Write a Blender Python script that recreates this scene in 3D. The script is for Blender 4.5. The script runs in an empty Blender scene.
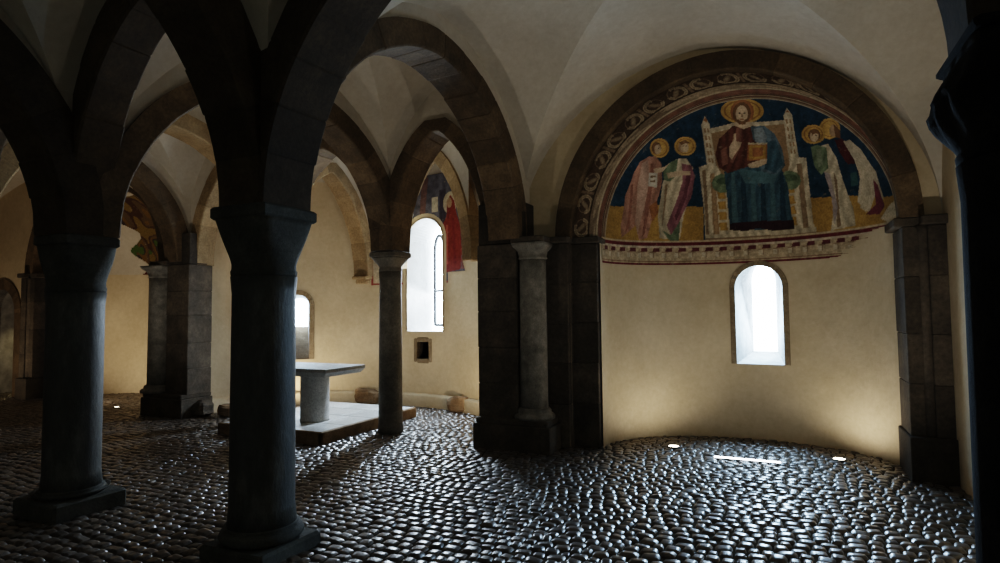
import bpy, math, random
import numpy as np
random.seed(7); rng = np.random.default_rng(11)
PI = math.pi
scene = bpy.context.scene
COL = scene.collection

# ------------------------------------------------------------------ materials
def new_mat(name):
    m = bpy.data.materials.new(name); m.use_nodes = True
    nt = m.node_tree; b = nt.nodes['Principled BSDF']
    return m, nt, b
def N(nt, t, **kw):
    n = nt.nodes.new(t)
    for k, v in kw.items():
        if k in n.inputs: n.inputs[k].default_value = v
        else: setattr(n, k, v)
    return n
def coords(nt, scale=(1, 1, 1)):
    tc = N(nt, 'ShaderNodeTexCoord'); mp = N(nt, 'ShaderNodeMapping'); mp.inputs['Scale'].default_value = scale
    nt.links.new(tc.outputs['Object'], mp.inputs['Vector']); return mp.outputs['Vector']
def ramp(nt, stops):
    r = N(nt, 'ShaderNodeValToRGB'); e = r.color_ramp.elements
    e[0].position, e[0].color = stops[0][0], (*stops[0][1], 1)
    e[1].position, e[1].color = stops[1][0], (*stops[1][1], 1)
    for p, c in stops[2:]:
        q = e.new(p); q.color = (*c, 1)
    return r
def mixc(nt, fac, a, b, mode='MIX'):
    m = N(nt, 'ShaderNodeMix', data_type='RGBA', blend_type=mode)
    if isinstance(fac, (int, float)): m.inputs[0].default_value = fac
    else: nt.links.new(fac, m.inputs[0])
    for s, i in ((a, 6), (b, 7)):
        if isinstance(s, tuple): m.inputs[i].default_value = (*s, 1)
        else: nt.links.new(s, m.inputs[i])
    return m.outputs[2]
def stone_mat(name, c0, c1, c2, scale=6, rough=.85, bump=.35, spec=.3, tone=True, stretch=(1, 1, 1)):
    m, nt, b = new_mat(name); v = coords(nt, stretch)
    n1 = N(nt, 'ShaderNodeTexNoise', Scale=scale, Detail=9, Roughness=.65); nt.links.new(v, n1.inputs['Vector'])
    n2 = N(nt, 'ShaderNodeTexNoise', Scale=scale * 9, Detail=6, Roughness=.7); nt.links.new(v, n2.inputs['Vector'])
    r = ramp(nt, [(.3, c0), (.72, c2), (.52, c1)]); nt.links.new(n1.outputs['Fac'], r.inputs['Fac'])
    col = r.outputs['Color']
    g = ramp(nt, [(.3, (.62, .62, .62)), (.7, (1.2, 1.2, 1.2))]); nt.links.new(n2.outputs['Fac'], g.inputs['Fac'])
    col = mixc(nt, 1, col, g.outputs['Color'], 'MULTIPLY')
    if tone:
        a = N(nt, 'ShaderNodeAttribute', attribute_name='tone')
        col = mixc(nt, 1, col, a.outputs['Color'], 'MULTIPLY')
    nt.links.new(col, b.inputs['Base Color'])
    b.inputs['Roughness'].default_value = rough; b.inputs['Specular IOR Level'].default_value = spec
    bp = N(nt, 'ShaderNodeBump', Strength=bump, Distance=.02)
    ad = N(nt, 'ShaderNodeMath', operation='ADD'); nt.links.new(n1.outputs['Fac'], ad.inputs[0]); nt.links.new(n2.outputs['Fac'], ad.inputs[1])
    nt.links.new(ad.outputs[0], bp.inputs['Height']); nt.links.new(bp.outputs['Normal'], b.inputs['Normal'])
    return m
def plaster_mat(name, ca, cb, scale=1.3, dirt=True):
    m, nt, b = new_mat(name); v = coords(nt)
    n1 = N(nt, 'ShaderNodeTexNoise', Scale=scale, Detail=8, Roughness=.6); nt.links.new(v, n1.inputs['Vector'])
    n2 = N(nt, 'ShaderNodeTexNoise', Scale=14, Detail=8, Roughness=.75); nt.links.new(v, n2.inputs['Vector'])
    r = ramp(nt, [(.3, ca), (.7, cb)]); nt.links.new(n1.outputs['Fac'], r.inputs['Fac'])
    g = ramp(nt, [(.3, (.86, .84, .8)), (.65, (1, 1, 1))]); nt.links.new(n2.outputs['Fac'], g.inputs['Fac'])
    col = mixc(nt, 1, r.outputs['Color'], g.outputs['Color'], 'MULTIPLY')
    nt.links.new(col, b.inputs['Base Color']); b.inputs['Roughness'].default_value = .92; b.inputs['Specular IOR Level'].default_value = .1
    bp = N(nt, 'ShaderNodeBump', Strength=.3, Distance=.015); nt.links.new(n2.outputs['Fac'], bp.inputs['Height'])
    n3 = N(nt, 'ShaderNodeTexNoise', Scale=2.5, Detail=3); nt.links.new(v, n3.inputs['Vector'])
    bp2 = N(nt, 'ShaderNodeBump', Strength=.35, Distance=.06); nt.links.new(n3.outputs['Fac'], bp2.inputs['Height'])
    nt.links.new(bp.outputs['Normal'], bp2.inputs['Normal']); nt.links.new(bp2.outputs['Normal'], b.inputs['Normal'])
    return m
def emit_mat(name, col, strength):
    m, nt, b = new_mat(name); b.inputs['Base Color'].default_value = (*col, 1)
    b.inputs['Emission Color'].default_value = (*col, 1); b.inputs['Emission Strength'].default_value = strength
    return m
def paint_mat(name, wear):
    m, nt, b = new_mat(name); v = coords(nt)
    a = N(nt, 'ShaderNodeAttribute', attribute_name='paint')
    n1 = N(nt, 'ShaderNodeTexNoise', Scale=9, Detail=9, Roughness=.7); nt.links.new(v, n1.inputs['Vector'])
    n2 = N(nt, 'ShaderNodeTexNoise', Scale=45, Detail=6, Roughness=.7); nt.links.new(v, n2.inputs['Vector'])
    r = ramp(nt, [(.6, (0, 0, 0)), (.78, (1, 1, 1))]); nt.links.new(n1.outputs['Fac'], r.inputs['Fac'])
    g = ramp(nt, [(.3, (.6, .6, .6)), (.7, (1.2, 1.2, 1.2))]); nt.links.new(n2.outputs['Fac'], g.inputs['Fac'])
    mul = N(nt, 'ShaderNodeMath', operation='MULTIPLY'); mul.inputs[1].default_value = wear
    nt.links.new(r.outputs['Color'], mul.inputs[0])
    c = mixc(nt, 1, a.outputs['Color'], g.outputs['Color'], 'MULTIPLY')
    c = mixc(nt, mul.outputs[0], c, (.42, .34, .24))
    nt.links.new(c, b.inputs['Base Color']); b.inputs['Roughness'].default_value = .9; b.inputs['Specular IOR Level'].default_value = .15
    return m
M = {}
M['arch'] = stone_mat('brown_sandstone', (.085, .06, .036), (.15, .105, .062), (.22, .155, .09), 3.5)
M['arch_lit'] = stone_mat('lit_sandstone', (.24, .17, .09), (.34, .24, .13), (.42, .31, .18), 3.5)  # paler copy of the brown sandstone, window light put into its colour
M['pier'] = stone_mat('dark_pier_stone', (.05, .042, .034), (.095, .078, .06), (.16, .13, .095), 3)
M['column'] = stone_mat('dark_green_marble', (.028, .03, .027), (.052, .055, .049), (.16, .165, .148), 3.4, rough=.55, bump=.3, spec=.45, tone=False, stretch=(1.2, 1.2, .45))
M['slim'] = stone_mat('grey_brown_marble', (.10, .09, .075), (.17, .155, .13), (.25, .23, .2), 4, rough=.6, tone=False)
M['capital'] = stone_mat('capital_stone', (.036, .037, .031), (.062, .063, .053), (.1, .1, .085), 5, rough=.8, tone=False)
M['colonnette'] = stone_mat('grey_granite', (.16, .15, .135), (.28, .265, .235), (.42, .39, .35), 9, rough=.7, tone=False)
M['altar'] = stone_mat('pale_grey_stone', (.38, .37, .35), (.50, .49, .47), (.60, .59, .56), 5, rough=.55, tone=False)
M['platform'] = stone_mat('pale_paving_stone', (.42, .42, .41), (.58, .58, .56), (.68, .67, .65), 3, rough=.38, spec=.5)
M['rubble'] = stone_mat('rubble_stone', (.14, .09, .05), (.25, .17, .1), (.36, .27, .18), 5, tone=False)
M['surround'] = stone_mat('window_stone', (.22, .16, .10), (.32, .25, .16), (.42, .34, .24), 8)
M['plaster'] = plaster_mat('wall_plaster', (.56, .46, .31), (.72, .61, .44))
M['vault'] = plaster_mat('vault_plaster', (.55, .50, .425), (.67, .615, .53))
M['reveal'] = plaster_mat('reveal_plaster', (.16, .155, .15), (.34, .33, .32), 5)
M['paint'] = paint_mat('fresco_paint', .55)
M['paint_worn'] = paint_mat('worn_fresco_paint', .8)
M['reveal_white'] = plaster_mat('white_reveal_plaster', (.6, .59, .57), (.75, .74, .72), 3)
M['black'] = stone_mat('shade_black_stone', (.007, .007, .006), (.012, .0115, .011), (.02, .019, .017), 5, rough=.95, spec=.1, tone=False)  # near-black colour paints shade onto the right-hand column
M['glass'] = emit_mat('daylit_glass', (.58, .79, 1.0), 55)
M['glass_tall'] = emit_mat('daylit_glass_bright', (.66, .83, 1.0), 65)
M['iron'] = stone_mat('iron', (.05, .05, .05), (.07, .07, .07), (.1, .1, .1), 20, rough=.5, tone=False)
M['lens'] = emit_mat('lamp_lens', (1, .86, .62), 30)
M['lens_strip'] = emit_mat('strip_lens', (.92, .95, 1.0), 20)
M['bed'] = stone_mat('earth_joints', (.045, .038, .03), (.065, .055, .042), (.085, .07, .055), 20, rough=1, spec=0, tone=False)
M['void'] = stone_mat('dark_recess', (.02, .018, .015), (.035, .03, .025), (.05, .045, .04), 9, tone=False)

def cobble_mat():
    m, nt, b = new_mat('wet_cobbles'); v = coords(nt)
    a = N(nt, 'ShaderNodeAttribute', attribute_name='tone')
    n = N(nt, 'ShaderNodeTexNoise', Scale=30, Detail=6, Roughness=.7); nt.links.new(v, n.inputs['Vector'])
    g = ramp(nt, [(.3, (.55, .55, .55)), (.7, (1.25, 1.25, 1.25))]); nt.links.new(n.outputs['Fac'], g.inputs['Fac'])
    c = mixc(nt, 1, a.outputs['Color'], g.outputs['Color'], 'MULTIPLY')
    nt.links.new(c, b.inputs['Base Color'])
    rr = N(nt, 'ShaderNodeMapRange'); rr.inputs[3].default_value = .23; rr.inputs[4].default_value = .46
    nt.links.new(n.outputs['Fac'], rr.inputs[0]); nt.links.new(rr.outputs[0], b.inputs['Roughness'])
    b.inputs['Specular IOR Level'].default_value = .6; b.inputs['Coat Weight'].default_value = .25; b.inputs['Coat Roughness'].default_value = .2
    bp = N(nt, 'ShaderNodeBump', Strength=.25, Distance=.008); nt.links.new(n.outputs['Fac'], bp.inputs['Height'])
    nt.links.new(bp.outputs['Normal'], b.inputs['Normal'])
    return m
M['cobble'] = cobble_mat()

# ------------------------------------------------------------------ mesh helpers
def link(o, parent=None):
    COL.objects.link(o)
    if parent is not None: o.parent = parent
    return o
def thing(name, label, cat, loc=(0, 0, 0), group=None):
    o = bpy.data.objects.new(name, None); o.empty_display_size = .1; o.location = loc
    o['label'] = label; o['category'] = cat
    if group: o['group'] = group
    return link(o)
def tag(o, label, cat, group=None):
    o['label'] = label; o['category'] = cat
    if group: o['group'] = group
    return o
def structure(o):
    o['kind'] = 'structure'; return o
class MB:
    def __init__(s): s.v = []; s.f = []; s.t = []; s.sm = []
    def add(s, vs, fs, tone=1.0, smooth=False):
        k = len(s.v); s.v += [tuple(p) for p in vs]
        for f in fs:
            s.f.append(tuple(i + k for i in f)); s.t.append(tone); s.sm.append(smooth)
    def box(s, x0, x1, y0, y1, z0, z1, tone=1.0, bev=.012):
        # box with chamfered vertical and horizontal edges (rings of 8 points)
        b = min(bev, (x1 - x0) * .3, (y1 - y0) * .3, (z1 - z0) * .3)
        def ring(ix, z): return [(x0 + ix + b, y0 + ix, z), (x1 - ix - b, y0 + ix, z), (x1 - ix, y0 + ix + b, z), (x1 - ix, y1 - ix - b, z),
                                 (x1 - ix - b, y1 - ix, z), (x0 + ix + b, y1 - ix, z), (x0 + ix, y1 - ix - b, z), (x0 + ix, y0 + ix + b, z)]
        vs = ring(b, z0) + ring(0, z0 + b) + ring(0, z1 - b) + ring(b, z1)
        fs = [tuple(range(7, -1, -1)), tuple(range(24, 32))]
        for r in range(3):
            for i in range(8): fs.append((r * 8 + i, r * 8 + (i + 1) % 8, r * 8 + 8 + (i + 1) % 8, r * 8 + 8 + i))
        s.add(vs, fs, tone)
    def courses(s, x0, x1, y0, y1, z0, z1, h=.36, tone=1.0, jit=.003):
        n = max(1, round((z1 - z0) / h)); zs = [z0 + (z1 - z0) * i / n + (random.uniform(-.06, .06) * h if 0 < i < n else 0) for i in range(n + 1)]
        for i in range(n):
            j = [random.uniform(-jit, jit) for _ in range(4)]
            s.box(x0 + j[0], x1 + j[1], y0 + j[2], y1 + j[3], zs[i], zs[i + 1], tone * random.uniform(.72, 1.25), .009)
    def lathe(s, prof, cx=0, cy=0, n=32, tone=1.0, cap=True):
        vs = []; fs = []
        for r, z in prof:
            vs += [(cx + r * math.cos(2 * PI * i / n), cy + r * math.sin(2 * PI * i / n), z) for i in range(n)]
        for k in range(len(prof) - 1):
            for i in range(n): fs.append((k * n + i, k * n + (i + 1) % n, (k + 1) * n + (i + 1) % n, (k + 1) * n + i))
        if cap: fs += [tuple(range(n - 1, -1, -1)), tuple(range((len(prof) - 1) * n, len(prof) * n))]
        s.add(vs, fs, tone, True)
    def loft(s, rings, tone=1.0, smooth=True, cap=True, closed=True):
        n = len(rings[0]); vs = [p for r in rings for p in r]; fs = []
        for k in range(len(rings) - 1):
            for i in range(n if closed else n - 1):
                fs.append((k * n + i, k * n + (i + 1) % n, (k + 1) * n + (i + 1) % n, (k + 1) * n + i))
        if cap: fs += [tuple(range(n - 1, -1, -1)), tuple(range((len(rings) - 1) * n, len(rings) * n))]
        s.add(vs, fs, tone, smooth)
    def build(s, name, mat, parent=None, loc=None):
        me = bpy.data.meshes.new(name); me.from_pydata(s.v, [], s.f); me.update()
        me.polygons.foreach_set('use_smooth', s.sm)
        a = me.attributes.new('tone', 'FLOAT', 'FACE'); a.data.foreach_set('value', np.array(s.t, dtype=np.float32))
        me.materials.append(M[mat] if isinstance(mat, str) else mat)
        o = link(bpy.data.objects.new(name, me), parent)
        if loc: o.location = loc
        return o
def fix_normals(o):
    import bmesh
    bm = bmesh.new(); bm.from_mesh(o.data); bmesh.ops.recalc_face_normals(bm, faces=bm.faces); bm.to_mesh(o.data); bm.free(); return o

# ------------------------------------------------------------------ layout (metres; photographer stands at the origin)
SP = 2.5                     # springing height of the vaults
YA, YP = 3.15, 7.1           # front row of columns, apse wall
A, B, B2, A2 = (-3.38, 3.2), (-5.62, 3.2), (-7.75, 3.15), (-9.9, 3.15)
C, C2, E = (-5.0, 7.02), (-7.2, 7.05), (.95, 2.9)
P, D = (-3.04, 7.05), (-9.15, 7.05)
ROOM_R, ROOM_L, ROOM_F = 1.45, -17.0, -1.2
def mir(x): return -12.3 - x - .5 * min(1, max(0, (x + 2.0) / 3.0))      # the left apse mirrors the right one, a little wider

# ------------------------------------------------------------------ floor of river cobbles
def build_floor():
    V = []; F = []; T = []
    base = 0
    rows = np.arange(.9, 9.6, .098)
    g = 7
    uu = np.linspace(-1, 1, g); U, W = np.meshgrid(uu, uu); U = U.ravel(); W = W.ravel()
    quads = np.array([(r * g + c, r * g + c + 1, (r + 1) * g + c + 1, (r + 1) * g + c) for r in range(g - 1) for c in range(g - 1)])
    cx = []; cy = []; sx = []; sy = []
    for i, y in enumerate(rows):
        x = ROOM_L + rng.uniform(0, .15)
        while x < ROOM_R + .1:
            w = rng.uniform(.07, .15)
            cx.append(x + w / 2); cy.append(y); sx.append(w / 2); sy.append(.049)
            x += w
    cx = np.array(cx); cy = np.array(cy); sx = np.array(sx); sy = np.array(sy)
    cy = cy + .05 * np.sin(cx * 1.3 + .7) + .035 * np.sin(cx * 3.1 + cy * 1.7) + rng.normal(0, .006, len(cx))
    keep = (cy > .6) & ~((cx < -9.5) & (cy > 7.6) & (cx < -14)) 
    keep &= ~((cx > -8.9) & (cx < -3.5) & (((cx + 6.15) / 2.9) ** 2 + ((cy - 7.1) / 2.25) ** 2 > 1) & (cy > 7.2))
    keep &= ~((cx > -7.05) & (cx < -5.4) & (cy > 5.95) & (cy < 8.1))
    cx, cy, sx, sy = cx[keep], cy[keep], sx[keep], sy[keep]
    n = len(cx)
    su = np.sign(U) * np.abs(U); k = .16
    # rounded-rectangle plan and domed top
    px = U * np.sqrt(1 - .13 * W ** 2); py = W * np.sqrt(1 - .13 * U ** 2)
    dome = (1 - np.abs(U) ** 5) * (1 - np.abs(W) ** 5)
    ang = rng.normal(0, .09, n); ca, sa = np.cos(ang), np.sin(ang)
    X = px[None] * (sx * 1.0)[:, None]; Y = py[None] * (sy * 1.04)[:, None]
    tx = rng.normal(0, .06, n); ty = rng.normal(0, .07, n); h = rng.uniform(.011, .018, n)
    Z = -.013 + h[:, None] * dome[None] + X * tx[:, None] * (dome[None] > 0) + Y * ty[:, None] * (dome[None] > 0) + rng.normal(0, .003, n)[:, None] 
    Z = Z - .010 * (dome[None] <= 0)
    XX = cx[:, None] + X * ca[:, None] - Y * sa[:, None]; YY = cy[:, None] + X * sa[:, None] + Y * ca[:, None]
    V = np.stack([XX, YY, Z], -1).reshape(-1, 3)
    Fq = (quads[None] + (np.arange(n) * g * g)[:, None, None]).reshape(-1, 4)
    tone = rng.uniform(.6, 1.35, n)
    hue = rng.uniform(0, 1, n)
    base_c = np.stack([.088 + .025 * hue, .08 + .006 * hue, .074 - .01 * hue], -1) * tone[:, None]
    colf = np.repeat(base_c, (g - 1) ** 2, 0)
    # mortar bed under the stones
    nb = len(V)
    bed = np.array([(ROOM_L - .3, ROOM_F - .3, -.013), (ROOM_R + .3, ROOM_F - .3, -.013), (ROOM_R + .3, 9.8, -.013), (ROOM_L - .3, 9.8, -.0105)])
    V = np.vstack([V, bed]); Fq = np.vstack([Fq, [[nb, nb + 1, nb + 2, nb + 3]]]); colf = np.vstack([colf, [[.035, .03, .025]]])
    me = bpy.data.meshes.new('floor')
    me.vertices.add(len(V)); me.vertices.foreach_set('co', V.astype(np.float32).ravel())
    me.loops.add(Fq.size); me.loops.foreach_set('vertex_index', Fq.astype(np.int32).ravel())
    me.polygons.add(len(Fq)); me.polygons.foreach_set('loop_start', np.arange(0, Fq.size, 4, dtype=np.int32))
    sm = np.ones(len(Fq), bool); sm[-1] = False; me.polygons.foreach_set('use_smooth', sm)
    me.update(calc_edges=True)
    a = me.attributes.new('tone', 'FLOAT_COLOR', 'FACE')
    a.data.foreach_set('color', np.hstack([colf, np.ones((len(colf), 1))]).astype(np.float32).ravel())
    me.materials.append(M['cobble']); me.materials.append(M['bed']); me.polygons[len(Fq) - 1].material_index = 1
    return structure(link(bpy.data.objects.new('floor', me)))
build_floor()

# ------------------------------------------------------------------ profile of an arch: height 0..1 over t in -1..1, c > 0 points it
def prof(t, c):
    H = math.sqrt((1 + c) ** 2 - c * c); return math.sqrt(max(0, (1 + c) ** 2 - (abs(t) + c) ** 2)) / H
def iprof(h, c):
    H = math.sqrt((1 + c) ** 2 - c * c); return math.sqrt(max(0, (1 + c) ** 2 - (h * H) ** 2)) - c

def arch(label, P0, P1, z0, z1, rise, i0=.2, i1=.2, w=.45, th=.27, c=.1, mat='arch', web=True, group='stone arches of the vaults', tone=1.0, vlen=.33, webtop=5.3):
    P0 = np.array(P0); P1 = np.array(P1); L = np.linalg.norm(P1 - P0); e = (P1 - P0) / L; nrm = np.array([-e[1], e[0]])
    S0 = P0 + e * i0; S1 = P1 - e * i1; a = (L - i0 - i1) / 2
    phi = math.acos(c / (1 + c)); pts = []
    H = math.sqrt((1 + c) ** 2 - c * c)
    for k in range(61):
        q = phi * k / 60; t = (1 + c) * math.cos(q) - c; pts.append((-t, (1 + c) * math.sin(q) / H))
    pts += [(-x, y) for x, y in pts[-2::-1]]
    pts = np.array([(a * (1 + x), z0 + (z1 - z0) * (x + 1) / 2 + rise * y) for x, y in pts])
    seg = np.linalg.norm(np.diff(pts, axis=0), axis=1); S = np.concatenate([[0], np.cumsum(seg)]); tot = S[-1]
    nv = max(5, int(round(tot / vlen)) | 1)
    cuts = [tot * i / nv for i in range(nv + 1)]
    prm = []
    for i in range(nv):
        s0, s1 = cuts[i], cuts[i + 1]; ep = min(.012, (s1 - s0) * .2)
        prm += [(s0, 1, i), (s0 + ep, 0, i)] + [(s0 + (s1 - s0) * q, 0, i) for q in (.33, .66)] + [(s1 - ep, 0, i)]
    prm.append((tot, 1, nv - 1))
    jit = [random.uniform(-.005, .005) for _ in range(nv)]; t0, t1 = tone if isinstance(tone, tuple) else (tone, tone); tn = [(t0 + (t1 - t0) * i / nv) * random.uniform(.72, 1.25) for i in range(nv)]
    mb = MB(); rings = []; ext = []
    for s, ins, i in prm:
        x = np.interp(s, S, pts[:, 0]); z = np.interp(s, S, pts[:, 1])
        d = .03; xa, za = np.interp(max(0, s - d), S, pts[:, 0]), np.interp(max(0, s - d), S, pts[:, 1]); xb, zb = np.interp(min(tot, s + d), S, pts[:, 0]), np.interp(min(tot, s + d), S, pts[:, 1])
        tx, tz = xb - xa, zb - za; l = math.hypot(tx, tz); nx, nz = -tz / l, tx / l
        o = ins * .004 - jit[i] * (1 - ins); hw = w / 2 - ins * .004 + jit[i] * (1 - ins)
        I = (x + nx * o, z + nz * o); X = (x + nx * th, z + nz * th); ext.append(X)
        def P3(u, zz, sd): p = S0 + e * u + nrm * sd; return (p[0], p[1], zz)
        ch = .016
        rings.append([P3(I[0], I[1], -hw + ch), P3(I[0], I[1], hw - ch), P3(I[0] + nx * ch, I[1] + nz * ch, hw), P3(X[0], X[1], hw), P3(X[0], X[1], -hw), P3(I[0] + nx * ch, I[1] + nz * ch, -hw)])
    n = 6; k0 = 0
    mb.v = [p for r in rings for p in r]
    for k in range(len(rings) - 1):
        i = prm[k][2]
        for j in range(n):
            mb.f.append((k * n + j, (k + 1) * n + j, (k + 1) * n + (j + 1) % n, k * n + (j + 1) % n)); mb.t.append(tn[i]); mb.sm.append(False)
    mb.f += [tuple(range(n)), tuple(range(len(mb.v) - 1, len(mb.v) - n - 1, -1))]; mb.t += [1, 1]; mb.sm += [False, False]
    base = ((P0[0] + P1[0]) / 2, (P0[1] + P1[1]) / 2, min(z0, z1))
    mb.v = [(p[0] - base[0], p[1] - base[1], p[2] - base[2]) for p in mb.v]
    o = fix_normals(mb.build('stone_arch', mat)); o.location = base
    tag(o, label, 'arch', group)
    if web:
        wb = MB(); q = w / 2 - .045
        col = [(-i0, z0)] + [e2 for e2 in ext if -i0 < e2[0] < 2 * a + i1] + [(2 * a + i1, z1)]
        col.sort(key=lambda t: t[0])
        vs = []
        for u, z in col:
            for sd in (-q, q):
                p = S0 + e * u + nrm * sd
                vs += [(p[0] - base[0], p[1] - base[1], min(z, webtop) - .02 - base[2]), (p[0] - base[0], p[1] - base[1], webtop - base[2])]
        fs = []
        for k in range(len(col) - 1):
            b0 = k * 4; fs += [(b0, b0 + 4, b0 + 5, b0 + 1), (b0 + 2, b0 + 3, b0 + 7, b0 + 6)]
        wb.add(vs, fs); wo = wb.build('spandrel', 'vault', o); wo['label'] = 'plaster infill above the stone ring'
    return o

# ------------------------------------------------------------------ vaults: one groined plaster ceiling
def vault_bay(mb, c00, c10, c11, c01, z, cu=.08, cv=.08, rise=2.15, dome=.22, n=22):
    hs = [math.sin(PI / 2 * i / n) for i in range(n + 1)]
    tu = [-iprof(h, cu) for h in hs] + [iprof(h, cu) for h in hs[-2::-1]]
    tv = [-iprof(h, cv) for h in hs] + [iprof(h, cv) for h in hs[-2::-1]]
    hh = hs + hs[-2::-1]; m = len(hh); vs = []
    for j in range(m):
        for i in range(m):
            u, v = (tu[i] + 1) / 2, (tv[j] + 1) / 2
            p = [(c00[k] * (1 - u) + c10[k] * u) * (1 - v) + (c01[k] * (1 - u) + c11[k] * u) * v for k in (0, 1)]
            zz = z + rise * max(hh[i], hh[j]) + dome * (1 - tu[i] ** 2) * (1 - tv[j] ** 2)
            vs.append((p[0], p[1], zz))
    fs = []
    for j in range(m - 1):
        for i in range(m - 1):
            a, b, c_, d = j * m + i, j * m + i + 1, (j + 1) * m + i + 1, (j + 1) * m + i
            if (i < n) == (j < n): fs += [(a, c_, b), (a, d, c_)]
            else: fs += [(a, d, b), (b, d, c_)]
    mb.add(vs, fs, 1, False)
vm = MB()
r0 = [(x, ROOM_F) for x in (ROOM_L, A2[0], B2[0], B[0], A[0], ROOM_R)]
r1 = [(ROOM_L, YA), A2, B2, B, A, (ROOM_R, YA)]
r2 = [(ROOM_L, YP), (D[0], YP), (C2[0], YP), (C[0], YP), (P[0], YP), (ROOM_R, YP)]
for i in range(5):
    cu = .08 if i in (0, 4) else .45
    vault_bay(vm, r0[i], r0[i + 1], r1[i + 1], r1[i], SP, cu, .08, n=16)
    vault_bay(vm, r1[i], r1[i + 1], r2[i + 1], r2[i], SP, cu, .08)
ceil = structure(vm.build('ceiling', 'vault'))
for p in ceil.data.polygons: p.use_smooth = True
try:
    ceil.data.set_sharp_from_angle(angle=math.radians(14))
except Exception: pass

# ------------------------------------------------------------------ walls with arched holes
def wall(name, s_of, smin, smax, ztop, holes, mat='plaster', step=.15, zbase=-.03):
    """s_of(s) -> (x, y); holes = (centre, half width, sill, springing, rise)"""
    nodes = set(np.round(np.linspace(smin, smax, int((smax - smin) / step) + 2), 5))
    for c, hw, sill, spz, rise in holes:
        for k in range(25): nodes.add(round(c - hw * math.cos(PI * k / 24), 5))
    nodes = sorted(nodes); mb = MB()
    def zt(h, s):
        c, hw, sill, spz, rise = h; t = min(1, abs(s - c) / hw); return spz + rise * math.sqrt(max(0, 1 - t * t))
    for a, b in zip(nodes[:-1], nodes[1:]):
        if b - a < 1e-4: continue
        mid = (a + b) / 2; xa, ya = s_of(a); xb, yb = s_of(b)
        hs = sorted([h for h in holes if abs(mid - h[0]) < h[1]], key=lambda h: h[2])
        la = lb = zbase
        for h in hs + [None]:
            ua, ub = (h[2], h[2]) if h else (ztop, ztop)
            if ua > la + 1e-5 or ub > lb + 1e-5: mb.add([(xa, ya, la), (xb, yb, lb), (xb, yb, ub), (xa, ya, ua)], [(0, 1, 2, 3)], 1, True)
            if h: la, lb = zt(h, a), zt(h, b)
    return structure(mb.build(name, mat))
def hole_loop(s_of, h, grow=0.0, out=0.0, n=24, sill_grow=0.0):
    """points round an arched opening, from right foot over the top to left foot; out pushes along the inward normal"""
    c, hw, sill, spz, rise = h; pts = []
    ss = [(c + hw + grow, sill - sill_grow)] + [(c + (hw + grow) * math.cos(PI * k / n), spz + (rise + grow) * math.sin(PI * k / n)) for k in range(n + 1)] + [(c - hw - grow, sill - sill_grow)]
    for s, z in ss:
        x, y = s_of(s); x2, y2 = s_of(s + .01); x1, y1 = s_of(s - .01); tx, ty = x2 - x1, y2 - y1; l = math.hypot(tx, ty)
        pts.append((x + ty / l * out, y - tx / l * out, z))
    return pts
def ell_path(cx, cy, a, b):
    """arc-length parametrised half ellipse, s = 0 at the back of the apse, s > 0 to the right"""
    th = np.linspace(-.06, PI + .06, 721); X = cx - a * np.cos(th); Y = cy + b * np.sin(th)
    S = np.concatenate([[0], np.cumsum(np.hypot(np.diff(X), np.diff(Y)))]); mid = np.interp(PI / 2, th, S); S = S - mid
    f = lambda s: (float(np.interp(s, S, X)), float(np.interp(s, S, Y)))
    inv = lambda x: float(np.interp(x, X, S))
    return f, inv, S[0], S[-1]
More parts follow.
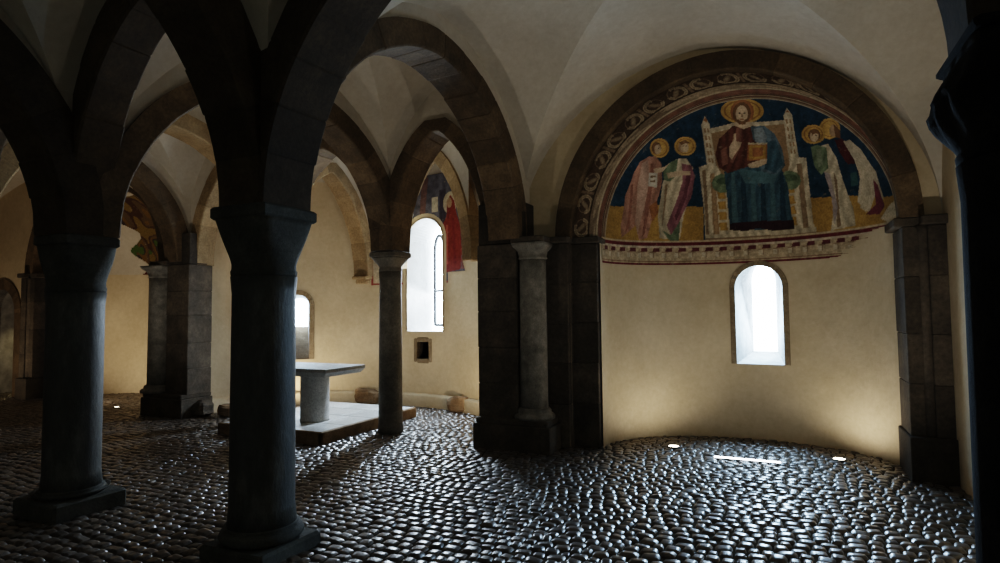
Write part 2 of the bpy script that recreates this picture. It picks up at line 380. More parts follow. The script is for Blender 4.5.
def window(name, s_of, h, depth, k, drop, glass, surround=.08, bars=False, sur_tone=1.0, sill_rise=0.0, shift=0.0, rmat='reveal', smat='reveal'):
    w = structure(bpy.data.objects.new(name, None)); link(w)
    c, hw, sill, spz, rise = h
    x, y = s_of(c); x2, y2 = s_of(c + .01); x1, y1 = s_of(c - .01); tx, ty = np.array([x2 - x1, y2 - y1]) / math.hypot(x2 - x1, y2 - y1); nx, ny = -ty, tx   # outward
    w.location = (x, y, sill)
    loc = lambda pts: [(p[0] - x, p[1] - y, p[2] - sill) for p in pts]
    inner = hole_loop(s_of, h)
    zc = spz
    def outp(u, z, dd): return (x + tx * u + nx * dd, y + ty * u + ny * dd, z)
    outer = []
    ss = [(hw, sill)] + [(hw * math.cos(PI * q / 24), spz + rise * math.sin(PI * q / 24)) for q in range(25)] + [(-hw, sill)]
    for u, z in ss: outer.append(outp(u * k + shift, sill + sill_rise + (z - sill) * (1 - drop), depth))
    mb = MB(); mb.loft([loc(inner), loc(outer)], smooth=False, cap=False, closed=False)
    r = mb.build('reveal', rmat, w); r['label'] = 'splayed whitewashed reveal'
    sl = MB(); sl.add(loc([inner[-1], inner[0], outer[0], outer[-1]]), [(0, 1, 2, 3)]); q = sl.build('sill', smat, w); q['label'] = 'sloping stone sill'
    gl = MB(); gl.add(loc(outer), [tuple(range(len(outer)))]); g = gl.build('pane', glass, w); g['label'] = 'pane white with daylight'
    if surround:
        sb = MB(); i2 = hole_loop(s_of, h, 0, .012); o2 = hole_loop(s_of, h, surround, .012); o3 = hole_loop(s_of, h, surround + .006, -.02); i3 = hole_loop(s_of, h, -.002, -.02)
        rings = [loc(q) for q in (i3, i2, o2, o3)]
        m = len(rings[0])
        for q in range(m - 1):
            sb.add([rings[r_][q + d] for r_ in range(4) for d in (0, 1)], [(0, 1, 3, 2), (2, 3, 5, 4), (4, 5, 7, 6)], sur_tone * random.uniform(.75, 1.2))
        q = sb.build('surround', 'surround', w); q['label'] = 'thin stone surround'
    if bars:
        fb = MB(); ins = [outp(u * k * .62 + shift + .02, sill + sill_rise + .1 + (z - sill) * (1 - drop) * .86, depth - .04) for u, z in ss]
        tubes = ins + [ins[0]]
        for a_, b_ in zip(tubes[:-1], tubes[1:]): bar(fb, a_, b_, .034)
        z = sill + (spz - sill) * .45; 
        for zz in (z,): bar(fb, outp(-hw * k * .62 + shift, zz, depth - .04), outp(hw * k * .62 + shift + .03, zz, depth - .04), .03)
        fb.v = [(p[0] - x, p[1] - y, p[2] - sill) for p in fb.v]
        q = fb.build('casement_frame', 'iron', w); q['label'] = 'thin dark metal casement'
    return w
def bar(mb, a, b, r, n=6):
    a = np.array(a); b = np.array(b); d = b - a; L = np.linalg.norm(d)
    if L < 1e-5: return
    d /= L; u = np.cross(d, (0, 0, 1) if abs(d[2]) < .9 else (1, 0, 0)); u /= np.linalg.norm(u); v = np.cross(d, u)
    mb.loft([[tuple(p + r * (math.cos(2 * PI * i / n) * u + math.sin(2 * PI * i / n) * v)) for i in range(n)] for p in (a, b)])
# ------------------------------------------------------------------ setting
wall_right = wall('wall_right', lambda s: (ROOM_R, -s), -9.0, -ROOM_F, 5.4, [])
wall_left = wall('wall_left', lambda s: (ROOM_L, s), ROOM_F, 7.2, 5.4, [])
wall_front = wall('wall_front', lambda s: (-s, ROOM_F), -ROOM_R, -ROOM_L, 5.4, [])
line = lambda s: (s, YP)
wall_back = wall('wall_back', line, -3.2, ROOM_R, 5.4, [(-.62, 1.74, -.03, 2.55, 1.82)])
LA, LR = mir(-.62), 1.95
LAi, LRi = LA, 1.72
wall_back2 = wall('wall_back', line, ROOM_L, -9.1, 5.4, [(LA, LR + .06, -.03, 2.55, 1.82), (-15.05, .5, -.03, 1.75, .5)], )
AP = dict(cx=-.435, cy=7.3, a=1.585, b=1.15, c=1.58, zs=2.55)
AL = dict(cx=LA, cy=7.3, a=LRi, b=1.3, c=1.6, zs=2.55)
fR, invR, s0, s1 = ell_path(AP['cx'], AP['cy'], AP['a'], AP['b'])
hR = (invR(-.265), .285, .955, 1.94, .285)
wall('wall_apse_right', fR, s0, s1, 2.56, [hR], step=.06)
fL, invL, s0l, s1l = ell_path(AL['cx'], AL['cy'], AL['a'], AL['b'])
wall('wall_apse_left', fL, s0l, s1l, 2.56, [], step=.08)
fC, invC, s0c, s1c = ell_path(-6.15, 7.1, 2.76, 2.1)
hTall = (invC(-5.78), .40, 1.33, 2.96, .40)
hSmall = (invC(-8.16), .2, .82, 1.82, .2)
hNiche = (invC(-5.84), .13, .84, 1.14, .001)
wall('wall_apse_centre', fC, s0c, s1c, 4.16, [hTall, hSmall, hNiche], step=.06)
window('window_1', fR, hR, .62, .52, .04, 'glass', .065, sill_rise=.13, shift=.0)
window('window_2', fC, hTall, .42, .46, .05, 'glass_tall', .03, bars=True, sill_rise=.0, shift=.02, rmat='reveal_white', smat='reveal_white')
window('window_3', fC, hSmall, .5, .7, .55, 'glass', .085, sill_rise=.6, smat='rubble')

def conch(name, cx, cy, a, b, c, zs, mat='vault', n=(72, 32), p=2.0):
    mb = MB(); vs = []; fs = []
    for j in range(n[1] + 1):
        ph = PI / 2 * j / n[1]; r = math.cos(ph) ** (2 / p)
        for i in range(n[0] + 1):
            la = PI * i / n[0]; vs.append((cx - a * r * math.cos(la), cy + b * r * math.sin(la), zs + c * math.sin(ph)))
    w = n[0] + 1
    for j in range(n[1]):
        for i in range(n[0]): fs.append((j * w + i, j * w + i + 1, (j + 1) * w + i + 1, (j + 1) * w + i))
    mb.add(vs, fs, 1, True)
    return structure(mb.build(name, mat))
conch('ceiling', mat='vault', **AP); conch('ceiling', **AL)
conch('ceiling', -6.15, 7.1, 2.76, 2.1, .8, 4.15, p=2.6)

# recess under the tall window
def niche():
    c, hw, sill, spz, _ = hNiche; x, y = fC(c)
    o = thing('wall_niche', 'small dark square recess in the wall below the tall narrow window', 'niche', (x, y, sill))
    fr = MB(); h = spz - sill
    for b in ((-hw - .07, -hw, -.02, .1, -.06, h + .06), (hw, hw + .07, -.02, .1, -.06, h + .06), (-hw, hw, -.02, .1, h, h + .08), (-hw, hw, -.02, .1, -.08, 0)):
        fr.box(*b, tone=random.uniform(.7, 1.1))
    fr.build('stone_frame', 'surround', o)
    rc = MB(); rc.add([(-hw, 0, 0), (hw, 0, 0), (hw, 0, h), (-hw, 0, h), (-hw, .35, 0), (hw, .35, 0), (hw, .35, h), (-hw, .35, h)], [(0, 1, 5, 4), (1, 2, 6, 5), (2, 3, 7, 6), (3, 0, 4, 7), (4, 5, 6, 7)])
    rc.build('recess', 'void', o)
    x2, y2 = fC(c + .02); o.rotation_euler.z = math.atan2(y2 - y, x2 - x)
niche()

# arched niche at the far left, dimly lit
def far_niche():
    o = structure(link(bpy.data.objects.new('door_1', None))); o.location = (-15.05, YP, 0)
    h = (0, .5, -.02, 1.75, .5); f = lambda s: (s, 0)
    a, b = hole_loop(f, h), hole_loop(f, h, 0, -.9)
    mb = MB(); mb.loft([a, b], cap=False, closed=False, smooth=False); mb.add(b, [tuple(range(len(b)))]); mb.build('passage', 'reveal', o)
    sb = MB(); i2 = hole_loop(f, h, 0, .03); o2 = hole_loop(f, h, .22, .03); i3 = hole_loop(f, h, 0, -.2); o3 = hole_loop(f, h, .22, -.01)
    for q in range(len(i2) - 1):
        sb.add([i3[q], i3[q + 1], i2[q], i2[q + 1], o2[q], o2[q + 1], o3[q], o3[q + 1]], [(0, 1, 3, 2), (2, 3, 5, 4), (4, 5, 7, 6)], random.uniform(.7, 1.2))
    sb.build('surround', 'arch', o)
far_niche()

# ledge of masonry round the foot of the central apse
def ledge():
    mb = MB(); n = 60; pin = []; pout = []
    f2, _, a0, a1 = ell_path(-6.15, 7.1, 2.64, 1.99)
    for i in range(n + 1):
        s = a0 + (a1 - a0) * i / n; pin.append(f2(s)); pout.append(fC(s0c + (s1c - s0c) * i / n))
    rings = [[(p[0], p[1], 0) for p in pin], [(p[0], p[1], .19) for p in pin], [(p[0] * .9 + q[0] * .1, p[1] * .9 + q[1] * .1, .215) for p, q in zip(pin, pout)], [(q[0], q[1], .225) for q in pout]]
    mb.loft(rings, cap=False, closed=False)
    return structure(mb.build('baseboard_apse', 'plaster'))
ledge()

# ------------------------------------------------------------------ columns
def sq(h, z, n=40, p=2.0):
    """superellipse ring: p = 2 circle, large p square"""
    out = []
    for i in range(n):
        a = 2 * PI * (i + .5) / n; c, s = math.cos(a), math.sin(a); r = (abs(c) ** p + abs(s) ** p) ** (-1 / p); out.append((h * r * c, h * r * s, z))
    return out
def column(label, pos, r, zb, zc, za, zt, ha, hp, mat='column', cap='capital', plinth=True, cushion=.5, rot=0, taper=.97, bulge=0, group=None, hpz=.09):
    o = thing('stone_column', label, 'column', (pos[0], pos[1], 0), group or 'free-standing columns of the crypt'); o.rotation_euler.z = rot
    if plinth:
        m = MB(); m.box(-hp, hp, -hp, hp, -.03, hpz, bev=.02); m.build('plinth', cap, o)
        m = MB(); rb = (r + hp) / 2 + .02
        m.lathe([(rb - .03, hpz), (rb, hpz + .02), (rb + .01, hpz + .04), (rb - .005, zb - .035), (r + .02, zb - .02), (r + .03, zb - .008), (r + .004, zb)]); m.build('base', cap, o)
    m = MB(); n = 14
    m.lathe([(r * (1.0 - (1 - taper) * (i / n) ** 1.3) + (.012 if i in (0, n) else 0), zb + (zc - zb) * i / n) for i in range(n + 1)], n=40); m.build('shaft', mat, o)
    m = MB(); nn = 80 if bulge else 40; rings = [sq(r * taper + .005, zc, nn), sq(r * taper + .01, zc + .015, nn), sq(r * taper + .012, zc + .035, nn), sq(r * taper + .004, zc + .05, nn)]
    rt = r * taper
    for i in range(1, 11):
        t = i / 10; q = t ** (1 + cushion) if bulge == 0 else t ** .5
        hh = rt + (ha * .97 - rt) * q + bulge * math.sin(PI * min(1, t * 1.1)) * .5
        ring = sq(hh, zc + .05 + (za - zc - .05) * t, n=40 if not bulge else 80, p=2 + 7 * t * t)
        if bulge:   # carved leaf lobes round the bell
            ring = [(x * k_, y * k_, z) for x, y, z in ring for k_ in (1 + .045 * math.sin(PI * t) * math.cos(12 * math.atan2(y, x) + (PI if t > .5 else 0)),)]
        rings.append(ring)
    m.loft(rings)
    m.build('capital', cap, o)
    m = MB(); m.box(-ha, ha, -ha, ha, za, zt, bev=.015); m.build('abacus', cap, o)
    return o
column('thick dark column nearest the camera, square block capital and low base', A, .222, .2, 1.93, 2.33, 2.42, .262, .29)
column('stout veined dark green column on the left, standing on a wide square slab', B, .215, .2, 1.87, 2.27, 2.36, .235, .3, taper=1.0, cushion=.3, hpz=.14)
column('slim pale grey-brown column at the right corner of the altar platform', C, .168, .0, 2.24, 2.44, 2.52, .215, .2, 'slim', 'slim', plinth=False, taper=.9)
column('slim grey column hidden behind the nearest thick column, left of the altar', C2, .168, .0, 2.24, 2.44, 2.52, .215, .2, 'slim', 'slim', plinth=False, taper=.9)
column('near-black shaded column with a bulging carved capital at the right edge of the photo', E, .30, .22, 2.22, 2.66, 2.7, .30, .38, 'black', 'black', bulge=.13, taper=.97)
column('dark column beyond the left edge of the photo, next to the stout green one', B2, .25, .2, 1.87, 2.27, 2.36, .285, .34)
column('dark column farthest beyond the left edge of the photo', A2, .25, .2, 1.87, 2.27, 2.36, .285, .34)

# ------------------------------------------------------------------ clustered piers between the apses
def pier(label, f, group, dx=0, cr=.172, yb=7.75, mat='pier'):
    def bx(m, x0, x1, *r, **k): a, b = sorted((f(x0), f(x1))); m.box(a, b, *r, **k)
    def cs(m, x0, x1, *r, **k): a, b = sorted((f(x0), f(x1))); m.courses(a, b, *r, **k)
    o = thing('clustered_pier', label, 'pier', (f(-2.7), 7.1, 0), group)
    off = (-f(-2.7), -7.1, 0)
    def fin(m, n, mt, par=o, d=off):
        m.v = [(p[0] + d[0], p[1] + d[1], p[2]) for p in m.v]; return m.build(n, mt, par)
    m = MB(); cs(m, -3.46, -2.93, 6.72, yb, .36, 2.5, .42); fin(m, 'square_block', mat)
    m = MB(); cs(m, -3.45, -2.84, 6.74, yb - .1, 2.5, 3.02, .52, tone=.7); fin(m, 'springer_block', mat)
    m = MB(); cs(m, -2.98, -2.36, 7.0, 7.7, .0, 2.5, .5); fin(m, 'pilaster', mat)
    m = MB(); cs(m, -2.42, -2.04, 7.17, 7.7, .0, 2.5, .55); fin(m, 'pilaster', mat)
    m = MB(); cs(m, -3.48, -2.48, 6.6, 7.2, -.03, .3, .33, tone=.8); bx(m, -3.45, -2.51, 6.62, 7.2, .3, .37, tone=.9); fin(m, 'plinth', mat)
    cx, cy = f(-2.77) + dx, 6.87; q_ = cr / .172
    m = MB(); m.lathe([(cr * (1 - .04 * i / 8), .5 + 1.8 * i / 8) for i in range(9)], cx, cy, 28); sh = fin(m, 'colonnette', 'colonnette')
    m = MB(); m.lathe([(r_ * q_, z_) for r_, z_ in [(.25, .37), (.255, .4), (.235, .425), (.205, .44), (.21, .46), (.2, .48), (.178, .5)]], cx, cy, 28); fin(m, 'base', 'colonnette', sh)
    m = MB(); m.loft([[(cx + q[0], cy + q[1], q[2]) for q in sq(hh * q_, z, p=pp)] for hh, z, pp in ((.17, 2.3, 2), (.185, 2.315, 2), (.17, 2.33, 2), (.18, 2.4, 2.6), (.215, 2.46, 5), (.22, 2.5, 9))]); fin(m, 'capital', 'colonnette', sh)
    m = MB(); bx(m, -2.96, -2.33, 6.9, 7.6, 2.5, 2.575); bx(m, -2.38, -2.0, 7.1, 7.6, 2.5, 2.575); bx(m, -2.98, -2.55, 6.66, 7.0, 2.5, 2.575); fin(m, 'impost', mat)
    return o
pier('dark clustered pier with engaged round colonnette left of the painted apse', lambda x: x, 'piers between the apses')
pier('dark clustered pier with half column in the left background, beside a cream wall', lambda x: -12.24 - x, 'piers between the apses', -.16, .21, 7.18)
def jamb(label, f):
    def bx(m, x0, x1, *r, **k): a, b = sorted((f(x0), f(x1))); m.box(a, b, *r, **k)
    def cs(m, x0, x1, *r, **k): a, b = sorted((f(x0), f(x1))); m.courses(a, b, *r, **k)
    o = thing('stepped_jamb', label, 'jamb', (f(1.2), 7.1, 0), 'outer jambs of the side apses'); off = (-f(1.2), -7.1, 0)
    def fin(m, n, mt, par=o): m.v = [(p[0] + off[0], p[1] + off[1], p[2]) for p in m.v]; return m.build(n, mt, par)
    m = MB(); cs(m, 1.1, 1.25, 7.03, 7.7, .4, 2.46, .5); fin(m, 'inner_pilaster', 'pier')
    m = MB(); cs(m, 1.3, 1.47, 6.98, 7.3, .4, 2.46, .5); fin(m, 'outer_pilaster', 'pier')
    m = MB(); m.lathe([(.055, .42), (.055, 2.4), (.075, 2.46)], f(1.27), 7.06, 16); fin(m, 'colonnette', 'pier')
    m = MB(); cs(m, 1.08, 1.47, 6.92, 7.6, -.03, .42, .45, tone=.7); fin(m, 'plinth', 'pier')
    m = MB(); bx(m, 1.03, 1.34, 7.02, 7.6, 2.46, 2.55); bx(m, 1.24, 1.47, 6.9, 7.3, 2.46, 2.55); fin(m, 'impost', 'pier')
    return o
jamb('narrow stepped stone jamb with grooves right of the painted apse', lambda x: x)
jamb('distant stepped jamb with slim shafts at the far left, behind the green column', lambda x: mir(x) + .12)

# ------------------------------------------------------------------ stone arches
arch('dark arch springing right from the nearest column to the right-hand column', A, E, 2.42, 2.7, 1.7, .24, .28, .46, .34, .04, tone=.4)  # stone colour darkened to paint the shade on the near arches
arch('broad brown arch from behind the nearest column over to the clustered pier', A, P, 2.42, 2.55, 1.74, .19, .40, .44, .25, .06, tone=(.35, 1.2))  # painted shade: voussoirs darken towards the nearest column
arch('narrow dark arch joining the nearest column and the stout green column', A, B, 2.42, 2.36, 1.85, .19, .17, .36, .3, .35, tone=.5)  # tone lowered, shade painted into the stone
arch('shaded arch rising from the nearest column up towards the camera on its left', A, (A[0], ROOM_F + .05), 2.42, 2.42, 1.8, .24, .05, .42, .34, .05, tone=.35)  # shade of the camera bay painted in through the low tone
arch('shaded arch cut by the left frame edge, rising from the stout green column', B, (B[0], ROOM_F + .05), 2.36, 2.36, 1.8, .24, .05, .46, .34, .05, tone=.4)  # low tone carries painted shade here too
arch('narrow arch leaving the left edge of the photo from the stout green column', B, B2, 2.36, 2.36, 1.55, .26, .26, .44, .3, .45)
arch('brown arch from the stout green column back to the slim pale column', B, C, 2.36, 2.53, 1.74, .26, .19, .42, .24, .08)
arch('lit arch descending behind the nearest column, seen through the left opening', B2, C2, 2.36, 2.53, 1.74, .26, .19, .42, .24, .08, mat='arch_lit')
arch('shadowy arch from the left background pier towards the left frame edge', A2, D, 2.36, 2.55, 1.74, .26, .35, .45, .25, .08)
arch('narrow pointed arch between the slim pale column and the clustered pier', C, P, 2.53, 2.53, 1.58, .18, .38, .5, .2, .6)
arch('pointed arch over the altar between the two slim columns', C2, C, 2.53, 2.53, 1.58, .18, .18, .45, .2, .4)
arch('narrow lit arch springing from the right side of the left background pier', D, C2, 2.5, 2.53, 1.58, .36, .18, .36, .2, .6, mat='arch_lit')
arch('pale pointed rib above the altar, its right foot ending in a wall corbel', C2, (-7.06, 9.1), 2.53, 2.35, 1.66, .15, .12, .36, .2, .5, mat='arch_lit', webtop=4.7)
arch('pale pointed rib over the tall window, to the right of the slim column', (-6.15, 8.85), (-4.25, 8.15), 2.45, 2.45, 1.8, .1, .12, .3, .22, .45, mat='arch_lit', webtop=4.65)
arch('wide plain stone arch ring framing the painted apse', (-.62 - 1.70, 7.1), (-.62 + 1.70, 7.1), 2.55, 2.55, 1.80, 0, 0, .14, .21, .01, web=False, vlen=.42, tone=.85)
arch('shadowed stone arch ring round the left background apse', (LA - LR, 7.17), (LA + LR, 7.17), 2.55, 2.55, 1.8, 0, 0, .3, .26, .01, web=False, vlen=.42)
arch('inner stone ring of the left background apse with a fresco scrap inside', (LAi - LRi, 7.38), (LAi + LRi, 7.38), 2.55, 2.55, 1.62, 0, 0, .24, .24, .01, web=False, vlen=.42, tone=1.2)
# corbels that carry the ribs on the apse wall
for (x, y, z, lab) in ((-7.06, 9.05, 2.35, 'small stone corbel on the wall under the right foot of the pale rib'),):
    m = MB(); m.box(-.16, .16, -.14, .1, -.06, .0); m.box(-.12, .12, -.08, .1, -.14, -.06); tag(m.build('stone_corbel', 'arch_lit', None, (x, y, z)), lab, 'corbel')

# ------------------------------------------------------------------ altar
o = thing('altar_table', 'plain stone altar table on one round pedestal', 'altar', (-6.06, 6.68, .15))
m = MB(); m.loft([[(x * k, y * k, z) for x, y in ((-.85, -.42), (.56, -.42), (.56, .42), (-.85, .42))] for k, z in ((.9, .66), (.985, .715), (1.0, .72), (1.0, .765), (.995, .77))], smooth=False); m.build('table_slab', 'altar', o)
m = MB(); m.lathe([(.205, 0), (.205, .03), (.2, .04), (.2, .62), (.206, .64), (.206, .67)], 0, 0, 36); m.build('pedestal', 'altar', o)
o = thing('altar_platform', 'low paved stone platform under the altar table', 'platform', (-6.27, 7.1, 0))
m = MB(); ys = [-1.08, -.55, .05, .6, 1.1]
for j in range(4):
    xs = [-.91, -.35 + .2 * (j % 2), .3 + .15 * (j % 2), .91]
    for i in range(3): m.box(xs[i] + .003, xs[i + 1] - .003, ys[j] + .003, ys[j + 1] - .003, .0, .15, random.uniform(.8, 1.15), .006)
m.build('paving_slabs', 'platform', o)
m = MB(); 
for b in ((-.93, .93, -1.1, -1.05), (-.93, -.88, -1.1, 1.1), (.88, .93, -1.1, 1.1)): m.box(*b, -.03, .155, random.uniform(.3, .5))
m.build('kerb', 'rubble', o)

# ------------------------------------------------------------------ loose and exposed stones at the foot of the walls
def rock(loc, sx, sy, sz, lab, seed, grp='exposed stones at the foot of the walls', mat='rubble'):
    r = random.Random(seed); m = MB(); nu, nv = 14, 9; ph = [r.uniform(0, 6) for _ in range(6)]
    rings = []
    for j in range(nv):
        t = PI * (j + .02) / (nv - .96); ring = []
        for i in range(nu):
            a = 2 * PI * i / nu; x, y, z = math.cos(a) * math.sin(t), math.sin(a) * math.sin(t), -math.cos(t)
            x, y, z = [math.copysign(abs(q) ** .6, q) for q in (x, y, z)]
            k = 1 + .10 * math.sin(3 * x + ph[0]) * math.sin(3 * y + ph[1]) + .08 * math.sin(5 * z + ph[2] + 2 * x) + r.uniform(-.03, .03)
            ring.append((x * sx * k, y * sy * k, (z * .5 + .48) * sz * k))
        rings.append(ring)
    m.loft(rings, smooth=False); return tag(m.build('rubble_stone', mat, None, loc), lab, 'stone', grp)
def at_ledge(x): 
    s = invC(x); p = fC(s); return p[0] * .985 - 6.15 * .015, p[1] - .10
x, y = at_ledge(-6.95); rock((x, y, .0), .26, .11, .27, 'larger rough brown stone in the apse ledge right of the altar pedestal', 1)
x, y = at_ledge(-6.55); rock((x, y, .0), .16, .10, .21, 'smaller rough stone in the apse ledge touching the slim column', 2)
x, y = at_ledge(-4.95); rock((x, y - .02, .0), .2, .10, .25, 'rough brown stone in the apse ledge below the red painted figure', 3)
rock((-8.72, 6.93, 0), .2, .16, .24, 'squared block on the floor at the foot of the left background pier', 4, mat='pier')
rock((-8.25, 7.1, 0), .15, .14, .2, 'pale block beside the squared block at the left background pier', 5)

# ------------------------------------------------------------------ frescoes: pigment on fine plaster shells, one colour per vertex
def painted(name, verts, w, h, colors, mat, parent=None, keep=None):
    idx = np.arange((w + 1) * (h + 1)).reshape(h + 1, w + 1)
    q = np.stack([idx[:-1, :-1], idx[:-1, 1:], idx[1:, 1:], idx[1:, :-1]], -1).reshape(-1, 4)
    if keep is not None: q = q[keep[q].all(1)]
    me = bpy.data.meshes.new(name); me.from_pydata(verts.tolist(), [], q.tolist()); me.update()
    a = me.attributes.new('paint', 'FLOAT_COLOR', 'POINT'); a.data.foreach_set('color', np.hstack([colors, np.ones((len(colors), 1))]).astype(np.float32).ravel())
    me.polygons.foreach_set('use_smooth', [True] * len(me.polygons)); me.materials.append(M[mat])
    return link(bpy.data.objects.new(name, me), parent)
def inside(px, py, poly):
    r = np.zeros(px.shape, bool); n = len(poly)
    for i in range(n):
        x0, y0 = poly[i]; x1, y1 = poly[(i + 1) % n]
        if y0 == y1: continue
        r ^= ((y0 > py) != (y1 > py)) & (px < (x1 - x0) * (py - y0) / (y1 - y0) + x0)
    return r
def vnoise(x, y, f, seed):
    r = np.random.default_rng(seed); g = r.random((64, 64)); X = x * f; Y = y * f; i = np.floor(X).astype(int); j = np.floor(Y).astype(int); u = X - i; v = Y - j
    u = u * u * (3 - 2 * u); v = v * v * (3 - 2 * v); G = lambda a, b: g[a % 64, b % 64]
    return (G(i, j) * (1 - u) + G(i + 1, j) * u) * (1 - v) + (G(i, j + 1) * (1 - u) + G(i + 1, j + 1) * u) * v
PAL = dict(ochre=(.50, .29, .05), cream=(.60, .50, .33), shade=(.30, .20, .11), wood=(.40, .25, .12), rust=(.40, .16, .05), gold=(.62, .37, .07), goldD=(.36, .18, .04), green=(.17, .23, .13), greenD=(.09, .14, .08), greenL=(.28, .34, .22),
           blue1=(.045, .11, .15), blue2=(.025, .07, .11), blue3=(.09, .19, .22), hem=(.045, .018, .025), maroon=(.13, .045, .03), maroonL=(.27, .12, .08), maroonD=(.09, .02, .02), maroonP=(.19, .04, .06), blueL=(.11, .17, .21), blueLL=(.25, .31, .34),
           skin=(.66, .48, .30), skinD=(.45, .29, .16), hair=(.20, .10, .04), eye=(.05, .03, .02), pink=(.48, .24, .16), pinkL=(.60, .38, .27), pinkD=(.33, .14, .09), white=(.66, .60, .48), purple=(.30, .12, .14), purpleD=(.18, .06, .08), lilac=(.42, .34, .32), bluegreen=(.05, .14, .14), plast=(.60, .50, .34))
